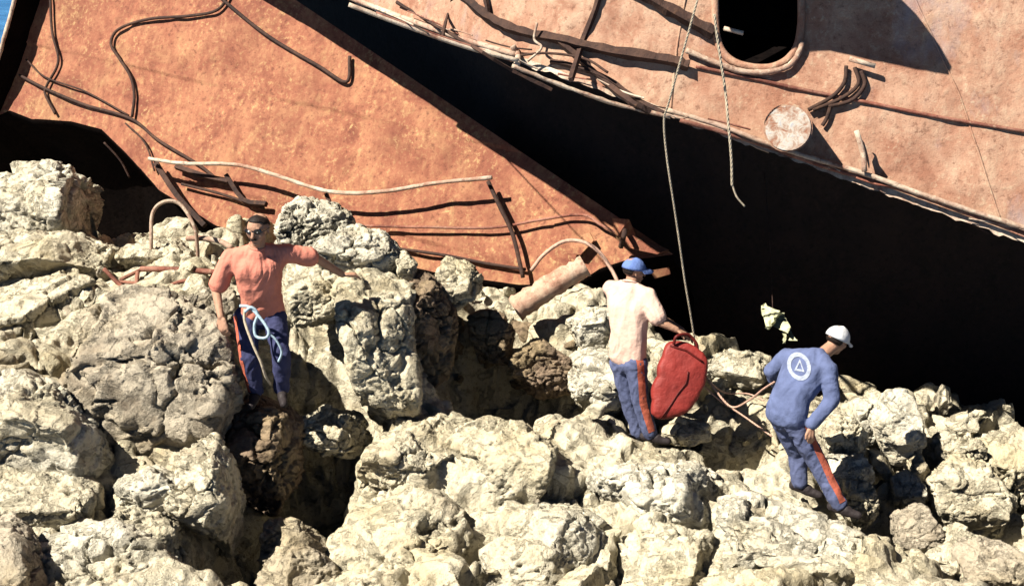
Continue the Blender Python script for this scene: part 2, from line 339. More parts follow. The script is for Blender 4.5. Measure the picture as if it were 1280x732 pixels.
# ------------------------------------------------------------------ boulders, first as data (their feet shape the ground)
# name, outline in photograph pixels, distance along y, half depth, material, label
BOULDERS = [
 ('boulder', [(-45,232),(0,222),(20,212),(60,207),(95,222),(112,245),(113,268),(95,287),(50,290),(-45,300)], 16.0, .75, ROCKW, 'bleached boulder at the upper left below the black hollow under the bow', 7),
 ('boulder', [(-40,306),(20,292),(85,296),(140,312),(150,330),(110,348),(40,352),(-40,350)], 14.5, .6, ROCK, 'flat pale rock slab directly below the bleached upper left boulder', 6),
 ('boulder', [(152,318),(176,300),(212,300),(238,322),(232,345),(190,352),(158,340)], 14.6, .4, ROCK, 'pale lumpy rock inside the thin bent wire hoop', 6),
 ('boulder', [(-40,370),(20,352),(90,350),(125,372),(110,400),(60,425),(0,430),(-40,430)], 13.2, .6, ROCK, 'broad cracked rock at the left edge above the bright slab', 6),
 ('boulder', [(78,450),(92,410),(118,384),(160,370),(215,378),(262,402),(288,440),(292,480),(283,530),(262,560),(238,604),(198,604),(150,580),(108,545),(84,500)], 11.55, .95, ROCKG, 'huge grey fissured boulder at the left, below the man in sunglasses', 7),
 ('boulder', [(-45,500),(12,468),(58,488),(112,535),(128,580),(92,600),(40,588),(-45,585)], 10.9, .5, ROCKW, 'smooth bright white rock slab at the left edge of the picture', 6),
 ('boulder', [(-40,600),(30,590),(80,602),(120,625),(125,660),(70,680),(20,670),(-40,680)], 10.4, .5, ROCK, 'pitted pale rock at the left edge under the smooth white slab', 6),
 ('boulder', [(148,604),(188,586),(222,602),(220,632),(186,644),(153,628)], 10.5, .3, ROCKW, 'small bright block wedged under the huge grey boulder', 6),
 ('boulder', [(226,572),(254,548),(284,585),(294,640),(284,695),(240,698),(216,650)], 10.6, .4, ROCK, 'upright rock on the left rim of the dark crevice', 6),
 ('boulder', [(150,640),(190,640),(215,660),(222,700),(190,710),(150,690)], 10.2, .35, ROCK, 'rough block between the bright wedge and the bottom left dome', 5),
 ('boulder', [(36,700),(72,668),(140,660),(200,684),(228,722),(235,800),(20,800)], 9.8, .5, ROCKW, 'rounded bright dome of rock at the bottom left', 6),
 ('boulder', [(-50,640),(0,648),(34,690),(56,750),(50,820),(-50,820)], 9.4, .4, ROCKG, 'rock in the bottom left corner, shade in its darker tone', 6),
 ('boulder', [(352,268),(376,250),(412,254),(436,274),(430,304),(402,322),(372,326),(350,304)], 13.9, .45, ROCKW, 'bright boulder behind the raised arm of the man in sunglasses', 6),
 ('boulder', [(402,308),(438,284),(474,292),(498,316),(494,348),(446,364),(408,352)], 13.1, .45, ROCKW, 'pale block whose top carries the outstretched hand', 6),
 ('boulder', [(352,352),(388,330),(424,348),(432,382),(408,408),(372,402)], 12.7, .35, ROCK, 'sunlit rock under the outstretched arm', 6),
 ('boulder', [(424,366),(450,340),(490,338),(514,358),(526,420),(530,470),(522,520),(482,534),(456,505),(440,452),(428,404)], 12.2, .5, ROCK, 'tall pale pillar of rock right of the man in sunglasses', 7),
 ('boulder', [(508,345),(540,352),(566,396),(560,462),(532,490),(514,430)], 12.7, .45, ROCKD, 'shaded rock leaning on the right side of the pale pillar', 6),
 ('boulder', [(496,318),(508,312),(521,328),(518,356),(499,356)], 12.9, .18, ROCK, 'small upright stone standing on the pale pillar', 5),
 ('boulder', [(548,345),(558,325),(582,328),(603,350),(592,372),(562,388),(548,368)], 13.3, .28, ROCK, 'upright two-lobed stone in front of the lower hull plate', 6),
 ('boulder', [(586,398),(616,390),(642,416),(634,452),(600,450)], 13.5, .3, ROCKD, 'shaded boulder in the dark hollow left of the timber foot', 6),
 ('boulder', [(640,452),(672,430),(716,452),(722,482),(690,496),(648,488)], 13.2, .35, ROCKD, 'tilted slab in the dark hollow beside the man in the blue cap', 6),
 ('boulder', [(710,404),(733,386),(760,390),(778,418),(762,438),(728,436)], 13.4, .35, ROCKW, 'pale round boulder just behind the man in the blue cap', 6),
 ('boulder', [(714,452),(744,436),(778,446),(788,490),(772,520),(738,518),(716,484)], 12.9, .35, ROCKW, 'bright cracked boulder at the left leg of the man in the blue cap', 6),
 ('boulder', [(450,592),(478,546),(540,528),(604,544),(596,602),(540,624),(468,628)], 11.45, .45, ROCK, 'pale block at the left end of the front shelf, beside the dark crevice', 7),
 ('boulder', [(566,546),(604,524),(652,536),(694,566),(688,616),(650,642),(600,622)], 11.4, .45, ROCK, 'cracked block of the front shelf with a dark right edge, below the hollow', 7),
 ('boulder', [(440,650),(520,622),(588,650),(592,732),(584,800),(430,800)], 10.65, .5, ROCK, 'tall pale front block at the bottom, left of the deep crack', 7),
 ('boulder', [(608,664),(676,640),(744,658),(756,720),(748,800),(612,800)], 10.5, .5, ROCKW, 'bright front block at the bottom centre, right of the deep crack', 7),
 ('boulder', [(736,606),(800,580),(868,588),(908,612),(892,652),(820,662),(748,644)], 11.05, .45, ROCKW, 'flat bright block of the shelf below the feet of the man in the blue cap', 7),
 ('boulder', [(766,676),(828,654),(892,676),(888,800),(760,800)], 10.4, .45, ROCK, 'pale front block at the bottom with a dark notch in its top', 7),
 ('boulder', [(908,652),(950,632),(1000,640),(1050,668),(1096,690),(1116,730),(1130,800),(900,800)], 10.35, .6, ROCKW, 'broad bright slab that the man in the white cap walks on', 7),
 ('boulder', [(1094,522),(1110,496),(1132,491),(1144,520),(1147,562),(1130,584),(1104,572),(1094,546)], 12.2, .3, ROCKW, 'tall bright boulder against the black hull right of the white cap', 6),
 ('boulder', [(1069,502),(1082,496),(1096,512),(1098,546),(1086,558),(1071,532)], 12.6, .2, ROCKW, 'narrow bright stone left of the tall bright boulder', 5),
 ('boulder', [(1119,602),(1135,590),(1151,596),(1153,632),(1140,642),(1121,634)], 11.7, .22, ROCKW, 'small upright bright stone below the tall bright boulder', 5),
 ('boulder', [(1138,578),(1152,570),(1164,590),(1161,612),(1146,606)], 11.9, .15, ROCK, 'small tan stone behind the small upright bright stone', 5),
 ('boulder', [(1166,586),(1186,566),(1218,574),(1242,604),(1252,640),(1222,664),(1180,654),(1166,622)], 11.7, .4, ROCK, 'big cracked boulder near the right edge, under a ridge stone', 6),
 ('boulder', [(1170,558),(1188,542),(1216,552),(1234,572),(1202,584),(1175,580)], 12.2, .3, ROCKW, 'ridge stone on top of the big cracked boulder near the right edge', 6),
 ('boulder', [(1228,558),(1258,545),(1320,548),(1330,650),(1276,648),(1254,604),(1236,588)], 12.1, .4, ROCK, 'boulder cut by the right edge of the picture below the black hull', 6),
 ('boulder', [(1122,650),(1156,634),(1172,664),(1156,694),(1126,682)], 11.1, .3, ROCKG, 'shaded boulder in the gap right of the walked slab', 6),
 ('boulder', [(1150,698),(1196,662),(1240,680),(1212,722),(1164,724)], 10.9, .35, ROCK, 'pale low boulder at the lower right beside the shaded one', 6),
 ('boulder', [(1198,706),(1220,684),(1262,684),(1296,706),(1306,790),(1196,790)], 10.4, .4, ROCKG, 'grey squarish boulder at the bottom right corner', 6),
 ('boulder', [(876,456),(912,440),(950,446),(962,470),(930,486),(890,478)], 13.5, .3, ROCKW, 'rugged bright rock against the black hull right of the red bag', 6),
 ('boulder', [(1026,536),(1056,518),(1086,542),(1082,572),(1042,566)], 12.1, .3, ROCK, 'pale wedge of rock behind the hip of the man in the white cap', 6),
 ('boulder', [(1036,572),(1078,572),(1092,600),(1064,616),(1036,604)], 11.7, .3, ROCKW, 'bright rock behind the red striped leg', 6),
 ('boulder', [(1062,604),(1090,606),(1098,640),(1076,660),(1056,640)], 11.3, .25, ROCK, 'tan rock beyond the right foot of the man in the white cap', 6),
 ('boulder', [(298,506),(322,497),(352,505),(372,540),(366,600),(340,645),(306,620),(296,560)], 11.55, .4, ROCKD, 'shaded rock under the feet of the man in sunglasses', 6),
 ('boulder', [(372,528),(404,512),(446,526),(462,552),(440,572),(404,562),(380,546)], 11.9, .35, ROCK, 'sunlit rock ledge to the lower right of the man in sunglasses', 6),
 ('boulder', [(330,660),(352,640),(400,690),(440,730),(440,800),(330,800)], 10.5, .4, ROCKG, 'tilted slab at the bottom below the dark crevice, shade in its darker tone', 6),
 ('boulder', [(238,392),(258,362),(288,366),(302,410),(300,450),(272,462),(244,436)], 12.35, .5, ROCKG, 'upright rock behind the lowered hand of the man in sunglasses', 6),
 ('boulder', [(828,534),(850,522),(880,528),(888,548),(850,556),(826,550)], 12.4, .25, ROCK, 'low stone under the red bag', 5),
]
# ------------------------------------------------------------------ ground: fractured rock shore
ctrl = [(810,550,12.5),(640,732,10.3),(900,732,9.9),(1050,642,10.9),(1005,612,11.2),(1280,550,12.4),(1280,740,9.8),(0,740,9.6),(325,506,11.6),(395,470,12.6),(420,440,12.9),
        (340,600,10.95),(320,700,10.3),(400,560,11.4),(420,650,10.8),(440,720,10.3),(0,420,12.3),(130,360,13.4),(250,360,13.6),(300,400,12.8),(300,290,16.2),(450,330,14.6),
        (560,375,14.2),(600,430,13.4),(650,500,12.7),(700,400,14.1),(740,380,14.4),(900,500,12.6),(1000,505,12.9),(900,446,13.6),(1100,520,12.9),(1200,548,12.6),(940,570,12.1),
        (870,560,12.2),(700,540,12.3),(600,520,12.4),(520,540,11.9),(760,620,11.3),(100,290,17.2),(0,300,15.5),(200,270,18.2)]
CT = [P(*c) for c in ctrl]
for _, poly, Y, T, _, lab_, _ in BOULDERS:
    ys = [q[1] for q in poly]; cx = sum(q[0] for q in poly) / len(poly)
    yb = min(ys) + (min(max(ys), 740) - min(ys)) * (.42 if ('front' in lab_ or 'shelf' in lab_ or 'walks on' in lab_) else .70)
    CT.append(P(cx, yb, Y))
for x, y, z in ((-7.5, 18.6, .2), (-3, 18.6, .2), (-5, 18.2, .3), (1, 16.3, -.8), (5, 14.9, -1.6), (8, 14.2, -1.6), (3, 15.2, -1.3), (5, 17, -1.8), (0, 18, -.6), (-9, 15, 1.0), (-9, 11, .5), (8, 11, -.2), (-6, 8.3, -.5), (0, 8.3, -.8), (6, 8.3, -.8)):
    CT.append(np.array([x, y, z]))
CT = np.array(CT)
def base_height(x, y):
    num = np.zeros_like(x); den = np.zeros_like(x)
    for c in CT:
        d2 = ((x - c[0]) ** 2 + (y - c[1]) ** 2); w = 1 / (d2 + .05) ** 1.6
        num += w * c[2]; den += w
    return num / den
PITS = [(808, 556, 12.2, .13, .34), (430, 490, 12.2, .9, .38), (388, 490, 11.95, .9, .36), (620, 440, 13.4, .6, .5), (398, 450, 12.25, 1.5, .50), (345, 600, 11.05, 1.2, .42), (318, 680, 10.4, .9, .36), (415, 590, 11.2, .5, .30),
        (570, 450, 13.0, .85, .45), (640, 470, 13.0, .75, .45), (700, 440, 13.3, .45, .35), (1085, 610, 11.6, .8, .30), (1110, 660, 11.0, .7, .30), (1160, 640, 11.5, .7, .28), (1255, 650, 11.3, .5, .25), (1150, 560, 12.4, .5, .25), (1060, 560, 12.2, .4, .25),
        (600, 690, 10.45, .8, .15), (930, 545, 12.4, .4, .35), (120, 640, 10.3, .5, .2), (240, 720, 9.9, .6, .25)]
def ground_height(x, y):
    z = base_height(x, y); n = len(x)
    p = np.stack([x, y, np.zeros(n)], 1)
    wp = p + .12 * np.stack([fbm(p * 1.3 + 5, 3), fbm(p * 1.3 + 31, 3), np.zeros(n)], 1)
    wr = np.stack([wp[:, 0] * .86 + wp[:, 1] * .5, -wp[:, 0] * .5 + wp[:, 1] * .86, wp[:, 2]], 1)
    f1, f2, c1, o1, c2, o2 = worley2(wr * (1.2, 1.6, 1)); e = f2 - f1
    hp = [RAND[c][:, 0] * .13 + o[:, 0] * RAND[c][:, 1] * .34 + o[:, 1] * RAND[c][:, 2] * .34 for c, o in ((c1, o1), (c2, o2))]
    bl = .5 + .5 * sstep(0, .18, e); z = z + hp[0] * bl + hp[1] * (1 - bl)
    z -= .40 * (1 - sstep(.0, .12, e)) * sstep(-.1, .4, fbm(p * .9 + 3, 2))
    for px, py, pY, dep, rad in PITS:
        c = P(px, py, pY); z = z - dep * np.exp(-(((x - c[0]) ** 2 + ((y - c[1]) * .8) ** 2) / rad ** 2) ** 1.5)
    return z
def ground_detail(p):
    n = len(p)
    wp2 = p + .035 * np.stack([fbm(p * 4 + 5, 3), fbm(p * 4 + 31, 3), fbm(p * 4 + 61, 3)], 1)
    st_ = unit((-.16, -.40, .90)); jx = unit(np.cross((.2, 1, 0), st_)); wp2 = (wp2 @ np.stack([jx, np.cross(st_, jx), st_]).T) * (1, 1.25, 1.6)
    f1, f2, cid, off = worley(wp2 * 1.9 + 40, 3, True); r = RAND[cid]
    am = sstep(-.3, .3, fbm(p * 1.1 + 77, 2))
    d = .12 * (.38 - f1) + .05 * r[:, 0] * sstep(0, .05, f2 - f1) - am * .18 * (1 - sstep(0, .05, f2 - f1))
    f1, f2, cid, off = worley(wp2 * 5.0 + 21, 3, True); r = RAND[cid]
    d += sstep(-.3, .3, fbm(p * 1.9 + 7, 2)) * ((.03 * r[:, 0] + .06 * (off * r[:, 1:4]).sum(1)) * sstep(0, .04, f2 - f1) - .05 * (1 - sstep(0, .06, f2 - f1)))
    f1, f2, cid, off = worley(wp2 * 13 + 3, 3, True); r = RAND[cid]
    return d + (.012 * r[:, 0] + .02 * (off * r[:, 1:4]).sum(1)) * sstep(0, .08, f2 - f1) + .016 * fbm(p * 4 + 11, 5, .65) + .004 * ridged(p * 14 + 2, 3, .6)
def axis(lo, a, b, hi, step):
    core = np.arange(a, b, step); out = [a]; s = step
    L = []
    q = a
    while q > lo:
        s *= 1.25; q -= s; L.append(q)
    Rr = []; q = core[-1]; s = step
    while q < hi:
        s *= 1.25; q += s; Rr.append(q)
    return np.array(L[::-1] + list(core) + Rr)
gx = axis(-60, -6.6, 6.4, 60, .0205); gy = axis(-30, 9.2, 17.0, 26, .0215)
X, Yg = np.meshgrid(gx, gy); shp = X.shape
zz = ground_height(X.ravel(), Yg.ravel()).reshape(shp)
fall = np.maximum(np.maximum(sstep(7.5, 16, np.abs(X)), sstep(19, 25, Yg)), sstep(8.6, 3.0, Yg))
zz = zz * (1 - fall) + fall * (SEAZ - 1.0)
gi = np.arange(shp[0] * shp[1]).reshape(shp)
gf = np.stack([gi[:-1, :-1].ravel(), gi[:-1, 1:].ravel(), gi[1:, 1:].ravel(), gi[1:, :-1].ravel()], 1)
gverts = np.stack([X.ravel(), Yg.ravel(), zz.ravel()], 1)
gzx = np.gradient(zz, gx, axis=1).ravel(); gzy = np.gradient(zz, gy, axis=0).ravel()
gn = np.stack([-gzx, -gzy, np.ones_like(gzx)], 1); gn /= np.linalg.norm(gn, axis=1)[:, None]
near = (np.abs(gverts[:, 0]) < 8) & (gverts[:, 1] > 8) & (gverts[:, 1] < 19)
gverts[near] += gn[near] * ground_detail(gverts[near])[:, None]
for _ in range(2):
    g3 = gverts.reshape(shp[0], shp[1], 3); b3 = g3.copy()
    b3[1:-1, 1:-1] = .5 * g3[1:-1, 1:-1] + .125 * (g3[:-2, 1:-1] + g3[2:, 1:-1] + g3[1:-1, :-2] + g3[1:-1, 2:]); gverts = b3.reshape(-1, 3)
ground = obj('rocky_ground', mesh_np('rocky_ground', gverts, gf), ROCK); ground['kind'] = 'structure'
def gz(x, y):
    i = min(max(np.searchsorted(gx, x), 1), len(gx) - 1); j = min(max(np.searchsorted(gy, y), 1), len(gy) - 1)
    return zz[j, i]

# ------------------------------------------------------------------ boulders
ICO = {}
def ico(n):
    if n not in ICO:
        bm = bmesh.new(); bmesh.ops.create_icosphere(bm, subdivisions=n, radius=1.0)
        ICO[n] = (np.array([v.co[:] for v in bm.verts]), np.array([[v.index for v in f.verts] for f in bm.faces])); bm.free()
    return ICO[n]
STRATA = unit((-.16, -.40, .90))
_jx = unit(np.cross((.2, 1, 0), STRATA)); JOINT = np.stack([_jx, np.cross(STRATA, _jx), STRATA])
def rock_detail(v, c, size, seed, amp=1.0, nrm=None):
    """break a smooth lump into facets, steps and cracks; v in world metres"""
    if nrm is None: nrm = v - c; nrm = nrm / (np.linalg.norm(nrm, axis=1)[:, None] + 1e-9)
    s = seed * 3.7
    w = v + .055 * np.stack([fbm(v * 3.5 + s, 2), fbm(v * 3.5 + s + 20, 2), fbm(v * 3.5 + s + 40, 2)], 1)
    w = (w @ JOINT.T) * (1.0, 1.25, 1.7); a = min(size, .8) * amp; fq = 1 / max(min(size, 1.0), .22)
    f1, f2, cid, off = worley(w * 1.35 * fq + s, 3, True); r = RAND[cid]
    cm = sstep(-.15, .30, fbm(v * 1.3 + s + 50, 2))
    d = a * (.16 * (.38 - f1) + .05 * r[:, 0] * sstep(0, .05, f2 - f1)) - a * .26 * (1 - sstep(0, .050, f2 - f1)) * cm
    f1, f2, cid, off = worley(w * 3.7 * fq + s + 9, 3, True); r = RAND[cid]
    am = sstep(-.30, .30, fbm(v * 1.7 + s + 5, 2))
    d += am * a * ((.035 * r[:, 0] + .07 * (off * r[:, 1:4]).sum(1)) * sstep(0, .04, f2 - f1) - .09 * (1 - sstep(0, .06, f2 - f1)) * cm)
    f1, f2, cid, off = worley(w * 9 * fq + s + 3, 3, True); r = RAND[cid]
    d += sstep(-.2, .4, fbm(v * 2.1 + s + 15, 2)) * a * (.016 * r[:, 0] + .04 * (off * r[:, 1:4]).sum(1)) * sstep(0, .06, f2 - f1)
    d += a * (.014 * fbm(v * 4.0 + s, 4, .65) + .005 * ridged(v * 14 + s, 3, .6))
    return v + nrm * d[:, None]
def remesh_arrays(vs, fs, voxel, smooth):
    me = mesh_np('tmp', vs, fs); tmp = bpy.data.objects.new('tmp', me); COL.objects.link(tmp)
    rm = tmp.modifiers.new('r', 'REMESH'); rm.mode = 'VOXEL'; rm.voxel_size = voxel
    sm = tmp.modifiers.new('s', 'SMOOTH'); sm.factor = .5; sm.iterations = smooth
    dg = bpy.context.evaluated_depsgraph_get(); dg.update(); out = bpy.data.meshes.new_from_object(tmp.evaluated_get(dg))
    bpy.data.objects.remove(tmp); bpy.data.meshes.remove(me)
    n = len(out.vertices); co = np.empty(n * 3, np.float32); out.vertices.foreach_get('co', co)
    no = np.empty(n * 3, np.float32); out.vertex_normals.foreach_get('vector', no)
    fq = np.empty(len(out.loops), np.int32); out.loops.foreach_get('vertex_index', fq)
    bpy.data.meshes.remove(out)
    return co.reshape(-1, 3).astype(float), no.reshape(-1, 3).astype(float), fq.reshape(-1, 4)
def outline_rock(name, poly, Y, T, mat, seed, sub):
    rnd = np.random.RandomState(seed)
    pl = np.array(poly, float); cen = (pl.min(0) + pl.max(0)) / 2 * .5 + pl.mean(0) * .5
    C0 = P(cen[0], cen[1], Y); m_per_px = np.dot(C0 - CAM, FW) / FPX
    q = (pl - cen) * m_per_px; q[:, 1] *= -1
    ths = np.linspace(-math.pi, math.pi, 361); Rr = np.zeros(361)
    for i, th in enumerate(ths):
        d = np.array([math.cos(th), math.sin(th)]); best = 0
        for k in range(len(q)):
            a, b_ = q[k], q[(k + 1) % len(q)]; e = b_ - a; den = d[0] * e[1] - d[1] * e[0]
            if abs(den) < 1e-9: continue
            tt = (a[0] * e[1] - a[1] * e[0]) / den; uu = (a[0] * d[1] - a[1] * d[0]) / den
            if tt > 0 and -1e-6 <= uu <= 1 + 1e-6: best = max(best, tt)
        Rr[i] = best
    Rr[Rr == 0] = np.median(Rr)
    Rr = np.convolve(np.concatenate([Rr[-8:-1], Rr, Rr[1:8]]), np.ones(15) / 15, 'valid'); size = math.sqrt(np.median(Rr) * T) * 1.2
    D, Fc = ico(min(sub, 6))
    th = np.arctan2(D[:, 1], D[:, 0]); R_ = np.interp(th, ths, Rr)
    rho = np.hypot(D[:, 0], D[:, 1]); mm = 5.0
    k = 1 / (rho ** mm + np.abs(D[:, 2]) ** mm) ** (1 / mm)
    u = D[:, 0] * k * R_; v = D[:, 1] * k * R_; w = D[:, 2] * k * T
    X3 = C0 + u[:, None] * RT + v[:, None] * UP + w[:, None] * FW
    L = np.stack([u, v, w], 1)
    JV = np.stack([JOINT @ RT, JOINT @ UP, JOINT @ FW], 1)   # joint directions seen in the rock's own frame
    for c_ in range(9):                                 # broken faces along the joints: planes that trim the lump towards its centre
        if c_ < 6:
            n = unit(JV[c_ % 3] * (1 if c_ % 3 == 2 else rnd.choice((-1, 1))) + rnd.normal(size=3) * .22)
            if n[2] > .5: n = -n
        else: n = unit(np.array([rnd.uniform(-1, 1), rnd.uniform(-1, 1), rnd.uniform(-1.5, .7)]))
        dd = L @ n; h = dd.max() * (rnd.uniform(.52, .80) if n[2] < -.35 else rnd.uniform(.72, .95))
        L = L * np.minimum(1, h / np.maximum(dd, 1e-6))[:, None]
    L = L * 1.10
    X3 = C0 + L[:, 0:1] * RT + L[:, 1:2] * UP + L[:, 2:3] * FW
    vox = min(max(size * .03, .010), .0205)
    X3, nr, Fc = remesh_arrays(X3, Fc, vox, 1)
    X3 = rock_detail(X3, C0, size, seed, 1.0, nr)
    o = obj(name, mesh_np(name, X3, Fc), mat); return recentre(o)
for i, (nm, poly, Y, T, mt, lab, sub) in enumerate(BOULDERS):
    tag(outline_rock(nm, poly, Y, T, mt, 11 + i, sub), lab, 'boulder', 'boulders of the rocky shore')

# loose stones: pieces of the ground
random.seed(5)
stone_meshes = []
for k in range(12):
    D, Fc = ico(4); rnd = np.random.RandomState(100 + k); X3 = D * np.array([1, rnd.uniform(.6, .9), rnd.uniform(.5, .8)])
    for _ in range(14):
        n = unit(rnd.normal(size=3)); dd = X3 @ n; h = dd.max() * rnd.uniform(.6, .85); X3 = X3 - np.maximum(0, dd - h)[:, None] * n
    X3 = rock_detail(X3, np.zeros(3), 1.0, 60 + k, 1.0)
    for mt in (ROCK, ROCKD, ROCKG):
        me = mesh_np('stone', X3, Fc); me.materials.append(mt); stone_meshes.append(me)
def stone(u, v, r, kind=None, sink=.25):
    """a stone where the sight line meets the ground"""
    d = ray(u, v); tt = 9.0
    while tt < 22:
        q = CAM + d * tt
        if q[2] <= gz(q[0], q[1]): break
        tt += .03
    o = bpy.data.objects.new('stone', stone_meshes[random.randrange(12) * 3 + (kind if kind is not None else (0 if random.random() < .8 else 2))])
    COL.objects.link(o); o.parent = ground
    o.location = V(q + np.array([0, 0, r * (.5 - sink)])); o.rotation_euler = [random.uniform(0, 6.28) for _ in range(3)]
    o.scale = (r * random.uniform(.8, 1.3), r * random.uniform(.8, 1.2), r * random.uniform(.7, 1.2)); return o
def scatter(n, u0, v0, u1, v1, r0, r1, kind=None):
    for _ in range(n): stone(random.uniform(u0, u1), random.uniform(v0, v1), r0 + (r1 - r0) * random.random() ** 2, kind)
scatter(26, -20, 300, 290, 400, .07, .22)
scatter(14, 0, 580, 240, 720, .05, .16)
scatter(14, 540, 365, 650, 405, .05, .13)
scatter(16, 540, 400, 720, 510, .07, .20, 1)
scatter(12, 690, 430, 790, 540, .06, .16)
scatter(18, 870, 440, 970, 520, .05, .15)
scatter(10, 840, 520, 1000, 590, .05, .13)
scatter(34, 1060, 500, 1290, 720, .07, .22)
scatter(14, 460, 540, 900, 720, .04, .09)

# ------------------------------------------------------------------ the wreck
nA = unit((-.42, -.82, .40)); qA = P(740, 330, 14.8)
wreck = thing('shipwreck', 'rusty stranded ship hull looming over the rocks', 'shipwreck', P(700, 350, 15.0))
def lerp_poly(pts, n):
    pts = np.array(pts, float); d = np.concatenate([[0], np.cumsum(np.linalg.norm(np.diff(pts, axis=0), axis=1))]); s = np.linspace(0, d[-1], n)
    return np.stack([np.interp(s, d, pts[:, k]) for k in range(pts.shape[1])], 1)
bot = [(-14, 166), (0, 144), (12, 138), (40, 149), (90, 152), (128, 162), (160, 192), (200, 238), (270, 282), (350, 300), (450, 318), (560, 344), (650, 356), (720, 356), (750, 336), (780, 326), (812, 322), (842, 318)]
nu, nv = 300, 170
B_ = np.stack([np.interp(np.linspace(0, 1, nu), np.linspace(0, 1, len(bot)), [q[k] for q in bot]) for k in range(2)], 1)
Tp = np.stack([np.linspace(88, 176, nu), np.full(nu, -130.0)], 1)  # right edge cut along the shadow line; dark inner hull stands in beyond
rows = []
rg = np.random.RandomState(3)
for j in range(nv):
    t_ = j / (nv - 1); uv = Tp * (1 - t_) + B_ * t_
    dr = RT[None] * ((uv[:, :1] - 640) / FPX) - UP[None] * ((uv[:, 1:] - 366) / FPX) + FW[None]; rows.append(CAM + dr * (np.dot(qA - CAM, nA) / (dr @ nA))[:, None])
Ag = np.array(rows)
flat = Ag.reshape(-1, 3); t1_ = unit(np.cross(nA, (0, 0, 1))); t2_ = np.cross(nA, t1_); q1 = (flat @ t2_ + .12 * (flat @ t1_) + 3) / 1.25; q2 = (flat @ t1_) / 2.6 + .5 * np.floor(q1)
saw = .016 * (q1 - np.floor(q1)) + .012 * (q2 - np.floor(q2))
dent = saw + .035 * fbm(flat * .9 + 4, 3) + .006 * fbm(flat * 5 + 8, 3)
Ag = (flat + dent[:, None] * nA).reshape(Ag.shape)
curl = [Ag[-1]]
for k in range(1, 9):                                     # the bottom turns under towards the keel; its black is painted shade
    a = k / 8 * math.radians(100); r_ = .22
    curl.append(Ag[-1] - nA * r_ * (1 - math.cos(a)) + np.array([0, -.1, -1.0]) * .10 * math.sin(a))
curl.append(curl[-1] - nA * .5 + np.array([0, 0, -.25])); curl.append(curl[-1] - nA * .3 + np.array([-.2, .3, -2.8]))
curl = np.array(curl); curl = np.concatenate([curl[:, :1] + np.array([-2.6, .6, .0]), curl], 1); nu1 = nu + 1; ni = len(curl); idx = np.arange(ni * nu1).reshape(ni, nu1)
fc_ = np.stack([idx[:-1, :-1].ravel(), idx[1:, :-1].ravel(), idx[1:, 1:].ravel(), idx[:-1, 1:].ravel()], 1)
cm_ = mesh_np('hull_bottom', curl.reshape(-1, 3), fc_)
ni = Ag.shape[0]; idx = np.arange(ni * nu).reshape(ni, nu)
fa = np.stack([idx[:-1, :-1].ravel(), idx[1:, :-1].ravel(), idx[1:, 1:].ravel(), idx[:-1, 1:].ravel()], 1)
lower = obj('lower_hull_plating', mesh_np('lower_hull_plating', Ag.reshape(-1, 3), fa), RUST, wreck)
lower['label'] = 'orange rusted hull plating with yellow blotches at the bow'
obj('hull_bottom', cm_, SHADE, wreck)['label'] = 'hull bottom turning under the bow, shade painted on in black'
bvhA = BVHTree.FromPolygons([tuple(v) for v in Ag.reshape(-1, 3)], [tuple(int(i) for i in f) for f in fa])

# upper hull: an edge that swings towards the viewer, plating leaning back above it
edge_px = [(150, -105, 19.6), (300, -50, 17.45), (440, 0, 15.52), (560, 43, 14.15), (620, 64, 13.52), (680, 86, 13.2), (745, 109, 12.95), (840, 143, 12.72), (1060, 221, 12.25), (1280, 300, 11.85), (1500, 380, 11.5), (1700, 450, 11.2), (2300, 664, 10.5)]
Ed = np.array(catmull([P(*e) for e in edge_px], 44))
Ed += (.012 * fbm(Ed * 3 + 2, 3))[:, None] * np.array([0, -.3, 1.0])
kB = np.array([.03, .30, 1.0])
nb = len(Ed); nh = 146; Bg = []
for j in range(nh):
    h = 3.6 * j / 139 if j < 140 else 3.6 + (j - 139) * 1.1
    Bg.append(Ed + kB * h)
Bg = np.array(Bg); fl = Bg.reshape(-1, 3)
Bg = (fl + (.03 * fbm(fl * .9 + 14, 3) + .008 * fbm(fl * 4 + 8, 4))[:, None] * np.array([0, -1.0, .2])).reshape(Bg.shape)
idx = np.arange(nh * nb).reshape(nh, nb)
fb = np.stack([idx[:-1, :-1].ravel(), idx[:-1, 1:].ravel(), idx[1:, 1:].ravel(), idx[1:, :-1].ravel()], 1)
bvhB = BVHTree.FromPolygons([tuple(v) for v in Bg.reshape(-1, 3)], [tuple(int(i) for i in f) for f in fb])
# the hawse opening is really cut out of the plating
HAW = np.array([(893, -40), (894, 25), (897, 50), (906, 68), (922, 79), (945, 84), (966, 83), (984, 74), (995, 58), (1000, 36), (1001, 8), (998, -40)], float)
def in_poly(p_, poly):
    c = False; n = len(poly)
    for i in range(n):
        a, b_ = poly[i], poly[(i + 1) % n]
        if (a[1] > p_[1]) != (b_[1] > p_[1]) and p_[0] < (b_[0] - a[0]) * (p_[1] - a[1]) / (b_[1] - a[1]) + a[0]: c = not c
    return c
def to_px(X_):
    d = np.asarray(X_) - CAM; w = d @ FW; return 640 + FPX * (d @ RT) / w, 366 - FPX * (d @ UP) / w
keep = []
cen = Bg.reshape(-1, 3)[fb].mean(1); uu, vv_ = to_px(cen)
for i in range(len(fb)): keep.append(not in_poly((uu[i], vv_[i]), HAW))
upper = obj('upper_hull_plating', mesh_np('upper_hull_plating', Bg.reshape(-1, 3), fb[np.array(keep)]), RUSTB, wreck)
upper['label'] = 'pale streaky rusted hull plating above the overhanging edge'
